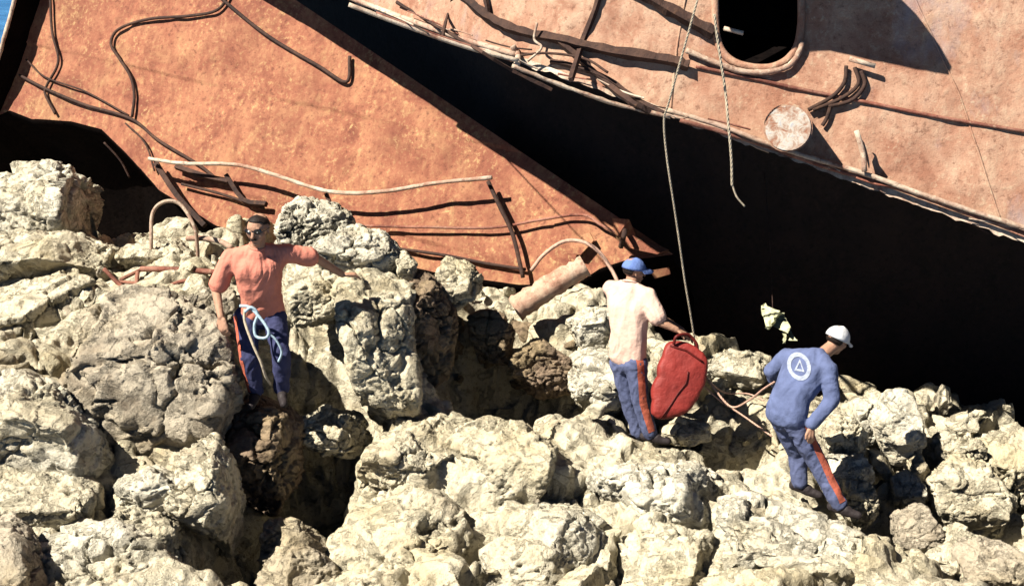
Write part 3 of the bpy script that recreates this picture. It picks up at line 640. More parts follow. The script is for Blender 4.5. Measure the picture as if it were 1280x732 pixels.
# underside and inner hull behind the edge, shade put into the dark colour
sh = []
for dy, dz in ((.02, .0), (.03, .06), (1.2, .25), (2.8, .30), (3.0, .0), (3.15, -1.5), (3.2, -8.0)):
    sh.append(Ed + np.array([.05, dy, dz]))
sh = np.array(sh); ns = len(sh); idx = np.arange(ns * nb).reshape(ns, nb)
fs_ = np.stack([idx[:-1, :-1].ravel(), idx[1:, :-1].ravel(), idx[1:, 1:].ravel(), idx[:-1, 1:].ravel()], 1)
obj('inner_hull', mesh_np('inner_hull', sh.reshape(-1, 3), fs_), INNER, wreck)['label'] = 'underside of the hull, shade put into its dark colour'

def hit(bvh, u, v, off=0.0, fallback=None):
    d = V(ray(u, v)).normalized(); loc, n, i, dist = bvh.ray_cast(V(CAM), d)
    if loc is None: return P(u, v, fallback or 14.0)
    if n.dot(d) > 0: n = -n
    return np.array(loc + n * off)
onA = lambda pts, off=.05: [hit(bvhA, u, v, off, 17.0) for u, v in pts]
onB = lambda pts, off=.05: [hit(bvhB, u, v, off, 12.5) for u, v in pts]

# stem bar down the left edge of the lower plating
st_px = [(88, -130), (68, -60), (50, 0), (35, 45), (21, 84), (4, 125), (-8, 156)]
st = [onplane(u, v, qA, nA) for u, v in st_px]; wid = [.44, .42, .40, .36, .32, .22, .12]
tdir = unit(st[-1] - st[0]); side = unit(np.cross(tdir, nA)); vs = []; fs = []
for q, w in zip(st, wid):
    vs += [q - side * .03 - nA * .05, q + side * .03 - nA * .05, q + side * .03 + nA * w, q - side * .03 + nA * w]
for i in range(len(st) - 1):
    for k in range(4): fs.append((i * 4 + k, i * 4 + (k + 1) % 4, i * 4 + 4 + (k + 1) % 4, i * 4 + 4 + k))
fs += [(3, 2, 1, 0), tuple(len(vs) - 4 + k for k in range(4))]
me = mesh_py('stem_bar', vs, fs); bm = bmesh.new(); bm.from_mesh(me); bmesh.ops.recalc_face_normals(bm, faces=bm.faces); bm.to_mesh(me); bm.free()
obj('stem_bar', me, SHADE, wreck)  # black colour stands in for the bar's shaded side
tube('stem_edge', [q + nA * (w + .02) for q, w in zip(st, wid)], .028, PIPE, wreck, 6, rough=.2)  # pale tube puts in the lit edge of the bar

# weld seams of the plates
for pts in ([(1130, -30), (1200, 120), (1252, 280)], [(860, -20), (846, 60), (838, 138)], [(1280, 60), (1330, 300)]):
    pp = [hit(bvhB, u, v, .001, 12.5) for u, v in lerp_poly(pts, 30)]; tube('weld_seam', pp, .011, RUSTB, wreck, 5, cm=0, rough=.35)

# ragged lip along the overhanging edge
def along(u0, u1, n):
    return [(u, 75 + (u - 650) * (300 - 75) / 630 if u > 650 else (u - 440) * 75 / 210) for u in np.linspace(u0, u1, n)]
lip_t = along(445, 1330, 150); rl = np.random.RandomState(8); vs = []; fs = []
for i, (u, v) in enumerate(lip_t):
    a = hit(bvhB, u, v - 4, .02, 12.5); dep = .05 + .035 * float(fbm(np.array([[u * .05, 3.0, 1.0]]), 3)[0]) + .008 * rl.rand()
    b_ = a + np.array([rl.uniform(-.004, .004), -.03 - .012 * rl.rand(), -dep]); vs += [a, b_, b_ + np.array([0, .04, 0]), a + np.array([0, .06, 0])]
for i in range(len(lip_t) - 1):
    for k in range(4): fs.append((i * 4 + k, i * 4 + (k + 1) % 4, i * 4 + 4 + (k + 1) % 4, i * 4 + 4 + k))
me = mesh_py('ragged_lip', vs, fs); bm = bmesh.new(); bm.from_mesh(me); bmesh.ops.recalc_face_normals(bm, faces=bm.faces); bm.to_mesh(me); bm.free()
obj('ragged_lip', me, PIPE, wreck)
for k, (u, v) in enumerate(along(470, 1260, 18)):
    u += rl.uniform(-8, 8); v += rl.uniform(-8, 6); du = rl.uniform(24, 70); dv = du * .36 + rl.uniform(-9, 9)
    tube('torn_strip', onB([(u, v - 3), (u + du * .5, v + dv * .5 - 3 + rl.uniform(-3, 3)), (u + du, v + dv - 3)], .05 + .06 * rl.rand()), .005 + .005 * rl.rand(), (PIPE, REDPIPE, PIPE, IRON)[k % 4], wreck, 4, False, 3, rough=.4, seed=k)
# rails along the edge
tube('edge_rail', onB([(436, -4), (500, 20), (580, 48), (648, 70)], .06), .028, PIPE, wreck)
tube('edge_rail', onB([(436, 6), (500, 30), (580, 58), (648, 76)], .05), .020, PIPE, wreck)
tube('edge_rail', onB([(470, 16), (540, 42), (600, 62), (640, 76)], .04), .012, REDPIPE, wreck)
tube('edge_rail', onB([(640, 82), (700, 106), (770, 130), (838, 146)], .06), .018, PIPE, wreck, rough=.3)
tube('edge_rail', onB([(836, 140), (900, 160), (960, 182), (1010, 196), (1080, 218), (1180, 254), (1300, 292)], .12), .022, PIPE, wreck, rough=.15)
tube('edge_rail', onB([(850, 150), (940, 178), (1040, 212), (1130, 240), (1200, 264), (1300, 300)], .07), .020, REDPIPE, wreck, rough=.2)
tube('rail_clamp', onB([(646, 60), (652, 72), (646, 82)], .07), .030, PIPE, wreck)
tube('rail_clamp', onB([(678, 33), (676, 52), (684, 66), (668, 80)], .14), .012, PIPE, wreck)
tube('bent_rod', onB([(650, 74), (690, 72), (735, 78), (762, 96)], .14), .012, IRON, wreck)
# stanchion left on the edge, with the torn gusset beside it
tube('stanchion', onB([(1080, 216), (1076, 192), (1070, 166)], .18), .024, PIPE, wreck, cm=3)
vs = onB([(1076, 176), (1090, 196), (1084, 212)], .16); vs += [v + np.array([0, .02, 0]) for v in vs]
obj('gusset', mesh_py('gusset', vs, [(0, 1, 2), (5, 4, 3), (0, 3, 4, 1), (1, 4, 5, 2), (2, 5, 3, 0)]), RUSTB, wreck)
# round pipe stub with a flaked white end
c0 = hit(bvhB, 985, 160, -.05, 12.5); c1 = hit(bvhB, 985, 160, 0, 12.5) + (CAM - c0) / np.linalg.norm(CAM - c0) * .5 + np.array([-.0, 0, .0])
ax = unit(c1 - c0); vs, fs = tube_arrays([c0, c1 - ax * .03, c1], .205, 28)
stub = obj('pipe_stub', mesh_py('pipe_stub', vs, fs), RUSTB, wreck)
m, t, b = new_mat('flaked_white_paint'); N = NT(t); p = N.pos(); f = N.noise(p, 11, 8, .7, .5)
N.l(N.ramp(f, [(.38, (.22, .09, .05)), (.47, (.30, .21, .16)), (.56, (.42, .37, .32)), (.68, (.30, .30, .33))]), b.inputs['Base Color']); b.inputs['Roughness'].default_value = .8; N.bump(f, .6, .02, b)
vs, fs = tube_arrays([c1 + ax * .002, c1 + ax * .012], .19, 28)
obj('end_plate', mesh_py('end_plate', vs, fs), m, stub)
# hawse opening: rim, sleeve coloured black for the shade inside
rim_px = [(893, -45), (894, 25), (897, 51), (906, 69), (922, 80), (945, 85), (966, 84), (984, 75), (996, 59), (1001, 36), (1002, 8), (999, -45)]
rim = tube('hawse_rim', onB(rim_px, .005), .036, RUSTB, wreck, 10)
tube('hawse_ledge', onB([(858, 64), (890, 78), (925, 90), (958, 92), (986, 84), (1000, 66), (1003, 54)], .05), .026, PIPE, wreck, 8, rough=.12)
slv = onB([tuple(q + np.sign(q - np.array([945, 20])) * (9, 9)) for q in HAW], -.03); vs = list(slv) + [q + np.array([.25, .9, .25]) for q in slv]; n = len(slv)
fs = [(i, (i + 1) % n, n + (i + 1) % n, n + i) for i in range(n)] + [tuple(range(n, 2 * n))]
obj('hawse_sleeve', mesh_py('hawse_sleeve', vs, fs), SHADE, wreck)
vs, fs = [], []
tube('chain_remnant', onB([(905, 38), (930, 44)], .06), .02, PIPE, wreck, cm=0)

# anchor fluke above the frame, standing off the plating; its shadow falls right of the opening
sn = V(SUN)
def caster(pts, h):
    out = []
    for (u, v), hh in zip(pts, h):
        q = hit(bvhB, u, max(v, -60), 0, 12.5); out.append(q - np.array(SUN) * hh)
    return out
fl_px = [(930, 66), (1040, 64), (1090, 76), (1140, 86), (1186, 94), (1190, 84), (1160, 44), (1112, -4), (1060, -45), (930, -45)]
fv = caster(fl_px, [1.75] * len(fl_px)); n = len(fv); vs = fv + [q + np.array([0, .12, .05]) for q in fv]
fs = [tuple(range(n)), tuple(range(2 * n - 1, n - 1, -1))] + [(i, (i + 1) % n, n + (i + 1) % n, n + i) for i in range(n)]
me = mesh_py('anchor_fluke', vs, fs); bm = bmesh.new(); bm.from_mesh(me); bmesh.ops.recalc_face_normals(bm, faces=bm.faces); bm.to_mesh(me); bm.free()
anchor = thing('anchor', 'rusted anchor hung from the hull above the hawse opening', 'anchor', np.mean(fv, 0))
obj('fluke', me, IRON, anchor)
mid = np.mean(fv, 0); v_, f_ = tube_arrays([mid, mid + np.array([.1, .9, .25]), mid + np.array([.25, 1.9, .3])], .09, 8)
obj('shank', mesh_py('shank', v_, f_, True), IRON, anchor)

# dark bars close against the upper plating
def beam(name, pts, w, off, mat=IRON, parent=wreck, bvh=None, seg=4, rough=.25, seed=1):
    f = onB if bvh is None else onA
    return tube(name, f(pts, off), w, mat, parent, seg, smooth=False, cm=4, rough=rough, seed=seed)
beam('dark_bar', [(578, -10), (604, 12), (628, 30), (660, 42), (712, 52), (770, 66), (836, 76), (862, 84)], .050, .06)
beam('dark_bar', [(700, 52), (730, 78), (762, 108), (790, 128), (812, 140)], .032, .05, seed=2)
beam('dark_bar', [(752, -10), (742, 22), (728, 60), (714, 100)], .030, .03, seed=3)
beam('dark_bar', [(572, -10), (562, 22), (552, 52)], .016, .03, seed=4)
beam('dark_bar', [(500, 4), (540, 28), (590, 58), (640, 88), (690, 112)], .018, .05, seed=5)
beam('dark_bar', [(616, 26), (614, 8), (610, -10)], .022, .06, seed=6)
beam('dark_bar', [(790, -14), (828, 8), (862, 28), (892, 44)], .060, .07, seed=7)
beam('dark_bar', [(690, 78), (720, 84), (760, 100), (800, 128), (830, 142)], .026, .04, seed=8)
tube('shadow_line', onB([(870, 84), (930, 96), (1000, 112), (1090, 130), (1180, 148), (1300, 168)], .02), .016, REDPIPE, wreck)  # thin tube standing in for a cable's shadow on the plating
for k, pts in enumerate(([(1058, 84), (1056, 104), (1040, 122), (1010, 138)], [(1068, 86), (1072, 106), (1052, 124), (1016, 138)], [(1076, 90), (1080, 108), (1064, 126), (1036, 134)], [(1040, 128), (1034, 148), (1028, 158)])):
    tube('chain_loop', onB(pts, .04), .018, IRON, wreck)
tube('short_bracket', onB([(1062, 78), (1094, 86)], .10), .022, PIPE, wreck, cm=0)

# cables and a stand-in shadow line over the lower plating
CAB = [([(292, -14), (276, 14), (240, 22), (190, 26), (152, 38), (142, 56), (152, 74), (166, 96), (171, 120), (168, 148)], .020),
       ([(262, -20), (290, 10), (340, 48), (400, 84), (436, 104), (440, 72)], .022),  # dark tube in place of a shadow cast from the overhang
       ([(66, -10), (68, 40), (76, 78), (62, 108), (60, 120), (72, 144)], .018),
       ([(28, 96), (60, 112), (110, 132), (166, 150), (200, 176), (250, 206), (276, 226)], .020),
       ([(36, 76), (60, 98), (110, 116), (164, 146)], .012),
       ([(160, 156), (184, 180), (196, 214)], .012),
       ([(130, 178), (150, 200), (162, 222)], .012)]
cab = thing('cables_and_shadow', 'dark slack steel cables and one stand-in shadow line across the orange bow plating', 'cable', onA([(168, 148)])[0])
for pts, r_ in CAB: tube('cable', onA(pts, .05), r_, IRON, cab)

# ------------------------------------------------------------------ scrap in front of the lower plating
def Pp(pts): return [P(*q) for q in pts]
pb = thing('bent_pipe', 'long pale bent pipe lying across the lower hull plating', 'pipe', P(420, 246, 15.2))
tube('pipe', onA([(202, 209), (250, 210), (310, 214), (360, 226), (425, 246), (490, 247), (560, 240), (628, 231)], .30), .024, PIPE, pb, rough=.12)
tube('shadow_bar', onA([(204, 210), (232, 250), (256, 282)], .16), .045, IRON, pb, 4, False, 3)  # dark bars below the pipe stand in for its shadows
tube('shadow_bar', onA([(226, 212), (262, 222), (292, 230)], .10), .040, IRON, pb, 4, False, 3)
tube('shadow_bar', onA([(290, 222), (312, 244), (340, 258)], .12), .038, IRON, pb, 4, False, 3)
tube('shadow_bar', onA([(232, 232), (280, 244), (335, 262)], .08), .018, IRON, pb, 6)
tube('shadow_bar', onA([(420, 246), (424, 264)], .2), .03, IRON, pb, 4, False, 0)
tag(recentre(tube('iron_rod', onA([(618, 232), (632, 262), (648, 296), (662, 352)], .16), .026, IRON, None, 6)), 'dark iron rod hanging down from the end of the long bent pipe', 'rod')
tag(recentre(tube('long_cable', onA([(405, 278), (450, 284), (540, 286), (620, 286), (680, 278), (730, 272), (756, 284), (780, 296)], .10), .016, REDPIPE, None)), 'thin reddish cable stretched low across the orange plating', 'cable')
tag(recentre(tube('iron_bar', onA([(505, 312), (560, 320), (610, 330), (660, 338)], .06), .020, IRON, None, 5)), 'dark straight bar along the bottom of the orange plating', 'bar')
tag(recentre(tube('hose', Pp([(664, 338, 14.3), (680, 318, 14.3), (704, 302, 14.3), (728, 302, 14.2), (748, 314, 14.1), (764, 336, 14.0), (774, 356, 13.9)]), .020, ROPEP, None)), 'pale hose arching up beside the blue cap', 'hose')
tag(recentre(tube('wire_hoop', Pp([(190, 334, 14.5), (189, 300, 14.5), (191, 266, 14.6), (206, 252, 14.6), (226, 256, 14.6), (243, 284, 14.5), (247, 312, 14.5), (247, 338, 14.5)]), .020, PIPE, None)), 'thin bent wire hoop standing on the rocks under the bow', 'hoop')
fr = thing('scrap_frame', 'twisted red metal frame lying on the rocks left of the man in sunglasses', 'scrap metal', P(215, 352, 14.0))
for pts, r_ in (([(130, 336, 14.0), (150, 356, 13.9), (168, 368, 13.8)], .022), ([(176, 336, 14.1), (230, 337, 14.0), (292, 342, 13.8)], .030), ([(150, 350, 14.0), (178, 336, 14.1)], .020),
                ([(168, 368, 13.8), (192, 366, 13.8), (226, 352, 13.8), (262, 350, 13.8)], .022), ([(172, 340, 14.0), (170, 364, 13.8)], .022), ([(230, 352, 13.85), (286, 356, 13.6)], .026), ([(146, 352, 13.95), (200, 356, 13.9)], .020)):
    tube('bar', Pp(pts), r_, REDPIPE, fr, 6)
tag(recentre(tube('curved_pipe', Pp([(234, 298, 14.9), (256, 298, 14.8), (276, 302, 14.7), (290, 310, 14.6)]), .030, PIPE, None)), 'short pale curved pipe left of the head with sunglasses', 'pipe')
# timber beam
vs, fs = tube_arrays(catmull([P(644, 386, 13.85), P(672, 368, 13.87), P(704, 348, 13.9), P(732, 332, 13.92)], 6), .130, 12, .105, .16, 4)
me = mesh_py('timber_log', vs, fs, True)
tag(recentre(obj('timber_log', me, TIMBER)), 'pale pink weathered log propped up left of the blue cap', 'log')
# torn plate tips at the lower right end of the plating
for k, (pts, lab) in enumerate((([(770, 276), (786, 274), (800, 296), (836, 312), (826, 320), (792, 314), (774, 300)], 'a'), ([(722, 300), (742, 294), (748, 304), (730, 322), (714, 320)], 'b'), ([(812, 338), (836, 334), (838, 342), (818, 348)], 'c'))):
    a = [hit(bvhA, u, v, .12, 14.5) for u, v in pts]; n = len(a); vs = a + [q + nA * -.02 for q in a]
    fs = [tuple(range(n)), tuple(range(2 * n - 1, n - 1, -1))] + [(i, (i + 1) % n, n + (i + 1) % n, n + i) for i in range(n)]
    obj('torn_plate', mesh_py('torn_plate', vs, fs), RUST, wreck)
tube('torn_rod', onA([(776, 270), (786, 290), (782, 312)], .16), .03, IRON, wreck, 5)

# ropes from the ship
r1 = thing('hanging_rope', 'long pale rope running from the ship down to the red bag', 'rope', P(868, 430, 12.4))
twisted_rope('rope', Pp([(880, -30, 11.6), (858, 50, 11.7), (836, 128, 11.9), (830, 152, 12.0), (834, 200, 12.05), (846, 280, 12.15), (856, 350, 12.25), (866, 410, 12.35), (869, 434, 12.4)]), .0095, ROPE, r1)
r2 = thing('hanging_rope', 'short frayed pale rope dangling over the edge below the hawse opening', 'rope', P(930, 257, 11.9))
twisted_rope('rope', Pp([(893, 18, 11.9), (897, 50, 11.9), (906, 110, 11.9), (910, 150, 11.85), (914, 196, 11.85), (915, 232, 11.85)]), .012, ROPE, r2)
tube('loose_end', Pp([(915, 230, 11.85), (921, 246, 11.85), (931, 258, 11.85)]), .008, ROPE, r2)
r3 = thing('haul_rope', 'pinkish rope slung from the red bag to the man in the blue jacket', 'rope', P(915, 510, 12.2))
twisted_rope('rope', Pp([(880, 466, 12.35), (892, 484, 12.25), (914, 508, 12.1), (936, 500, 11.8), (954, 486, 11.5), (968, 477, 11.3)]), .010, ROPEP, r3)
twisted_rope('rope', Pp([(878, 480, 12.35), (900, 500, 12.3), (930, 520, 12.2), (965, 545, 12.0)]), .009, ROPEP, r3)
twisted_rope('rope', Pp([(884, 474, 12.5), (905, 490, 12.7), (935, 492, 12.8), (955, 500, 12.6)]), .009, ROPEP, r3)
# scrap of cloth caught on a wire in the dark
rs = np.random.RandomState(4); vs = []; fs = []; G = 9
for part, (uu0, vv0, du_, dv_) in enumerate(((952, 384, 30, 22), (974, 396, 14, 26))):
    o_ = len(vs)
    for a in range(G):
        for c in range(G):
            s_, t_ = a / (G - 1), c / (G - 1); w_ = .55 + .45 * math.sin(3.0 * s_ + .4 + part)
            q = P(uu0 + du_ * s_ + 4 * rs.uniform(-1, 1) * (t_ in (0, 1)), vv0 + dv_ * (.5 + (t_ - .5) * w_ + .25 * (s_ - .5)) + rs.uniform(-1.5, 1.5), 13.6)
            vs.append(q + np.array([0, .10 * math.sin(7 * s_ + 5 * t_) + rs.uniform(-.02, .02) - .2 * t_, 0]))
    for a in range(G - 1):
        for c in range(G - 1): fs.append((o_ + a * G + c, o_ + a * G + c + 1, o_ + (a + 1) * G + c + 1, o_ + (a + 1) * G + c))
scr = thing('cloth_scrap', 'small greenish white scrap caught in front of the black hull', 'scrap', P(970, 420, 13.6))
obj('cloth', mesh_py('cloth', vs, fs), LEAFC, scr)
tube('wire', [P(966, 388, 13.6), P(962, 300, 14.2), P(955, 215, 14.8)], .005, IRON, scr, 5)

# ------------------------------------------------------------------ red bag
bag = thing('red_bag', 'glossy red bag standing on the rocks before the man in the blue cap', 'bag', P(848, 522, 12.25))
def bag_mesh():
    pl = np.array([(834, 430), (840, 427), (858, 429), (878, 441), (883, 450), (882, 466), (875, 490), (868, 502), (852, 517), (836, 522), (822, 522), (815, 516), (816, 500), (822, 470), (828, 446)], float)
    cen = pl.mean(0); C0 = P(cen[0], cen[1], 12.2); mpp = np.dot(C0 - CAM, FW) / FPX; q = (pl - cen) * mpp; q[:, 1] *= -1
    q = np.array(catmull(list(np.vstack([q, q[:1]])), 6))[:-1, :2] if False else q
    ths = np.linspace(-math.pi, math.pi, 361); ang = np.arctan2(q[:, 1], q[:, 0]); o_ = np.argsort(ang); rr = np.hypot(q[:, 0], q[:, 1])
    A_ = np.concatenate([ang[o_] - 2 * math.pi, ang[o_], ang[o_] + 2 * math.pi]); Rr = np.interp(ths, A_, np.tile(rr[o_], 3))
    
    D, Fc = ico(6); th = np.arctan2(D[:, 1], D[:, 0]); R_ = np.interp(th, ths, Rr); rho = np.hypot(D[:, 0], D[:, 1]); mm = 5.0
    k = 1 / (rho ** mm + np.abs(D[:, 2]) ** mm) ** (1 / mm)
    X3 = C0 + (D[:, 0] * k * R_)[:, None] * RT + (D[:, 1] * k * R_)[:, None] * UP + (D[:, 2] * k * .085)[:, None] * FW
    nn = D / np.linalg.norm(D, axis=1)[:, None]; w = nn[:, 0:1] * RT + nn[:, 1:2] * UP + nn[:, 2:3] * FW
    return X3 + w * (.008 * ridged(X3 * 2.5, 2) + .004 * fbm(X3 * 7, 3))[:, None], Fc
bx, bfc = bag_mesh()
obj('bag_body', mesh_np('bag_body', bx, bfc), REDPL, bag)
bvhG = BVHTree.FromPolygons([tuple(v) for v in bx], [tuple(int(i) for i in f) for f in bfc])
tube('seam', [hit(bvhG, u, v, .004, 12.1) for u, v in lerp_poly([(826, 522), (838, 506), (848, 490), (858, 478), (860, 464)], 14)], .008, REDDK, bag, 6, cm=0)
tube('seam', [hit(bvhG, u, v, .004, 12.1) for u, v in lerp_poly([(838, 432), (858, 438), (878, 452)], 10)], .010, REDDK, bag, 6, cm=0)
tube('handle', Pp([(842, 430, 12.2), (846, 420, 12.2), (860, 418, 12.25), (870, 428, 12.25), (872, 436, 12.25)]), .014, REDDK, bag)

# ------------------------------------------------------------------ people
def capsule(p0, r0, p1, r1, flat=None, fac=1.0, seg=16, cap=5):
    p0, p1 = np.array(p0, float), np.array(p1, float); t = p1 - p0; L = np.linalg.norm(t); t = t / L if L > 1e-6 else np.array([0, 0, 1.0])
    a = np.array([0, 0, 1.0]) if abs(t[2]) < .9 else np.array([1.0, 0, 0]); n = unit(np.cross(t, a)); b_ = np.cross(t, n)
    ringsc = []
    for k in range(cap): an = -math.pi / 2 + (k + .5) / cap * math.pi / 2; ringsc.append((p0 + t * r0 * math.sin(an), r0 * math.cos(an)))
    for k in range(1, 4): ringsc.append((p0 + (p1 - p0) * k / 4, r0 + (r1 - r0) * k / 4))
    for k in range(cap): an = (k + .5) / cap * math.pi / 2; ringsc.append((p1 + t * r1 * math.sin(an), r1 * math.cos(an)))
    vs = []; fs = []
    for c, r_ in ringsc:
        for k in range(seg):
            an = 2 * math.pi * k / seg; vs.append(c + (n * math.cos(an) + b_ * math.sin(an)) * r_)
    m_ = len(ringsc)
    for i in range(m_ - 1):
        for k in range(seg): fs.append((i * seg + k, i * seg + (k + 1) % seg, (i + 1) * seg + (k + 1) % seg, (i + 1) * seg + k))
    fs.append(tuple(range(seg - 1, -1, -1))); fs.append(tuple((m_ - 1) * seg + k for k in range(seg)))
    vs = np.array(vs)
    if flat is not None:
        fl = unit(flat); mid_ = (p0 + p1) / 2; d = (vs - mid_) @ fl; base = np.repeat([((c - mid_) @ fl) for c, _ in ringsc], seg)
        vs = vs - ((d - base) * (1 - fac))[:, None] * fl
    return list(vs), fs
def blob(name, caps, voxel, mat, parent, smooth=6, wrinkle=None):
    vs, fs = [], []
    for c in caps:
        v_, f_ = capsule(*c); o_ = len(vs); vs += v_; fs += [tuple(i + o_ for i in q) for q in f_]
    me = mesh_py(name, vs, fs); tmp = bpy.data.objects.new('tmp', me); COL.objects.link(tmp)
    rm = tmp.modifiers.new('r', 'REMESH'); rm.mode = 'VOXEL'; rm.voxel_size = voxel; rm.use_smooth_shade = True
    if smooth: sm = tmp.modifiers.new('s', 'SMOOTH'); sm.factor = .5; sm.iterations = smooth
    dg = bpy.context.evaluated_depsgraph_get(); dg.update(); ev = tmp.evaluated_get(dg); out = bpy.data.meshes.new_from_object(ev)
    bpy.data.objects.remove(tmp); bpy.data.meshes.remove(me); out.name = name
    if wrinkle:
        n = len(out.vertices); co = np.empty(n * 3, np.float32); out.vertices.foreach_get('co', co); co = co.reshape(-1, 3).astype(float)
        no = np.empty(n * 3, np.float32); out.vertex_normals.foreach_get('vector', no); no = no.reshape(-1, 3)
        amp, sc_, sx = wrinkle; q = co * np.array(sx) * sc_
        d = amp * (ridged(q + 1.5 * fbm(q * .4, 2)[:, None], 2, .5) - .4); out.vertices.foreach_set('co', (co + no * d[:, None]).ravel().astype(np.float32))
    out.polygons.foreach_set('use_smooth', [True] * len(out.polygons)); out.update(); out.materials.clear()
    return obj(name, out, mat, parent)
def bvh_of(o):
    me = o.data; mw = o.matrix_basis
    return BVHTree.FromPolygons([v.co[:] for v in me.vertices], [tuple(p_.vertices) for p_ in me.polygons])

def hand_caps(w, d, spread, palm_n, k=1.0, curl=.5, thumb=1):
    """palm and five fingers; w wrist, d pointing direction, spread sideways direction, palm_n the way the palm faces"""
    d, s, n = unit(d), unit(spread), unit(palm_n); caps = []
    kn = w + d * .085 * k
    caps.append((w + d * .02, .026 * k, kn, .034 * k, n, .6))
    caps.append((w + d * .03 + s * .02 * k, .022 * k, kn + s * .026 * k, .022 * k, n, .7)); caps.append((w + d * .03 - s * .02 * k, .022 * k, kn - s * .026 * k, .022 * k, n, .7))
    for i, (off, L) in enumerate(((-.033, .066), (-.011, .078), (.011, .074), (.033, .058))):
        a = kn + s * off * k; b_ = a + unit(d + n * curl * .5 + s * off * 3) * L * .5 * k; c = b_ + unit(d * (1 - curl * .6) + n * curl * 1.3) * L * .5 * k
        caps.append((a, .0105 * k, b_, .0095 * k)); caps.append((b_, .0095 * k, c, .008 * k))
    ta = w + d * .03 - s * .028 * k * thumb; tb = ta + unit(d * .7 - s * .75 * thumb + n * .3) * .045 * k; tc = tb + unit(d - s * .25 * thumb + n * .4) * .032 * k
    caps += [(ta, .014 * k, tb, .0115 * k), (tb, .0115 * k, tc, .0095 * k)]
    return caps
def head_caps(c, f, u, k=1.0):
    f, u = unit(f), unit(u); s = np.cross(f, u)
    cp_ = [(c + u * .025 * k - f * .018 * k, .088 * k, c + u * .02 * k + f * .02 * k, .080 * k, s, .90),
           (c - u * .03 * k + f * .03 * k, .066 * k, c - u * .085 * k + f * .052 * k, .036 * k, s, .95),
           (c + f * .088 * k + u * .012 * k, .011 * k, c + f * .110 * k - u * .030 * k, .014 * k),       # nose
           (c + f * .090 * k - u * .062 * k - s * .02 * k, .010 * k, c + f * .090 * k - u * .062 * k + s * .02 * k, .010 * k),   # mouth
           (c + f * .080 * k + u * .030 * k - s * .04 * k, .013 * k, c + f * .080 * k + u * .030 * k + s * .04 * k, .013 * k)]   # brow
    for e in (-1, 1):
        cp_.append((c + s * e * .078 * k + u * .018 * k - f * .008 * k, .014 * k, c + s * e * .080 * k - u * .025 * k, .011 * k, s, .6))
        cp_.append((c + s * e * .040 * k - u * .02 * k + f * .055 * k, .03 * k, c + s * e * .036 * k - u * .035 * k + f * .055 * k, .026 * k))
    return cp_
def leg_caps(h, kn, an, r=(.095, .072, .062)): return [(h, r[0], kn, r[1]), (kn, r[1], an, r[2])]
def dome(name, c, f, u, k, mat, parent, low=.0, grow=1.0):
    """cap crown or hair: the upper part of the skull's ellipsoid, with thickness"""
    f, u = unit(f), unit(u); s = np.cross(f, u); vs = []; fs = []; ns_, nr = 28, 9
    for layer in (1.0, .93):
        for j in range(nr):
            for i in range(ns_):
                ph = 2 * math.pi * i / ns_; a0 = math.radians(low if not callable(low) else low(ph)); el = a0 + (math.radians(89) - a0) * j / (nr - 1)
                r_ = math.cos(el)
                vs.append(c + (f * math.cos(ph) * r_ * .110 + s * math.sin(ph) * r_ * .092) * k * grow * layer + u * (math.sin(el) * .100 * k * grow * layer * (1 + .06 * math.cos(ph)) + .012 * k))
    for L in (0, 1):
        o_ = L * ns_ * nr
        for j in range(nr - 1):
            for i in range(ns_):
                q = (o_ + j * ns_ + i, o_ + j * ns_ + (i + 1) % ns_, o_ + (j + 1) * ns_ + (i + 1) % ns_, o_ + (j + 1) * ns_ + i); fs.append(q if L == 0 else q[::-1])
        top = tuple(o_ + (nr - 1) * ns_ + i for i in range(ns_)); fs.append(top if L == 0 else top[::-1])
    for i in range(ns_): fs.append((i, ns_ * nr + i, ns_ * nr + (i + 1) % ns_, (i + 1) % ns_))
    me = mesh_py(name, vs, fs, True); bm = bmesh.new(); bm.from_mesh(me); bmesh.ops.recalc_face_normals(bm, faces=bm.faces); bm.to_mesh(me); bm.free()
    return obj(name, me, mat, parent)
def brim(c, f, u, k, mat, parent):
    f, u = unit(f), unit(u); s = np.cross(f, u); vs = []; fs = []; n = 13
    for th in (0, .008):
        for i in range(n):
            a = math.radians(-72 + 144 * i / (n - 1))
            inn = c + (f * math.cos(a) * .100 + s * math.sin(a) * .086) * k + u * (.018 - th) * k
            out_ = c + (f * (math.cos(a) * .100 + .085 * math.cos(a) ** .5) + s * math.sin(a) * .088) * k + u * (.004 - th - .022 * math.sin(a) ** 2) * k
            vs += [inn, out_]
    for i in range(n - 1):
        fs.append((2 * i, 2 * i + 1, 2 * i + 3, 2 * i + 2)); o_ = 2 * n; fs.append((o_ + 2 * i + 2, o_ + 2 * i + 3, o_ + 2 * i + 1, o_ + 2 * i))
        fs.append((2 * i + 1, o_ + 2 * i + 1, o_ + 2 * i + 3, 2 * i + 3))
    return obj('brim', mesh_py('brim', vs, fs, True), mat, parent)
def leg_stripe(troubvh, pts, out_dirs, w, parent):
    vs = []; fs = []; path = lerp_poly(pts, 26); od = np.array([unit(q) for q in lerp_poly(out_dirs, 26)])
    for i, q in enumerate(path):
        t = unit(path[min(i + 1, 25)] - path[max(i - 1, 0)]); o_ = unit(od[i] - t * (od[i] @ t)); tn = np.cross(t, o_)
        for e in (-1, -.33, .33, 1):
            loc, n_, _, _ = troubvh.ray_cast(V(q + tn * e * w / 2 + o_ * .3), V(-o_), .4)
            vs.append(np.array(loc) + o_ * .004 if loc is not None else q + tn * e * w / 2 + o_ * .07)
    for i in range(25):
        for e in range(3): fs.append((i * 4 + e, i * 4 + e + 1, i * 4 + e + 5, i * 4 + e + 4))
    return obj('side_stripe', mesh_py('side_stripe', vs, fs, True), STRIPE, parent)
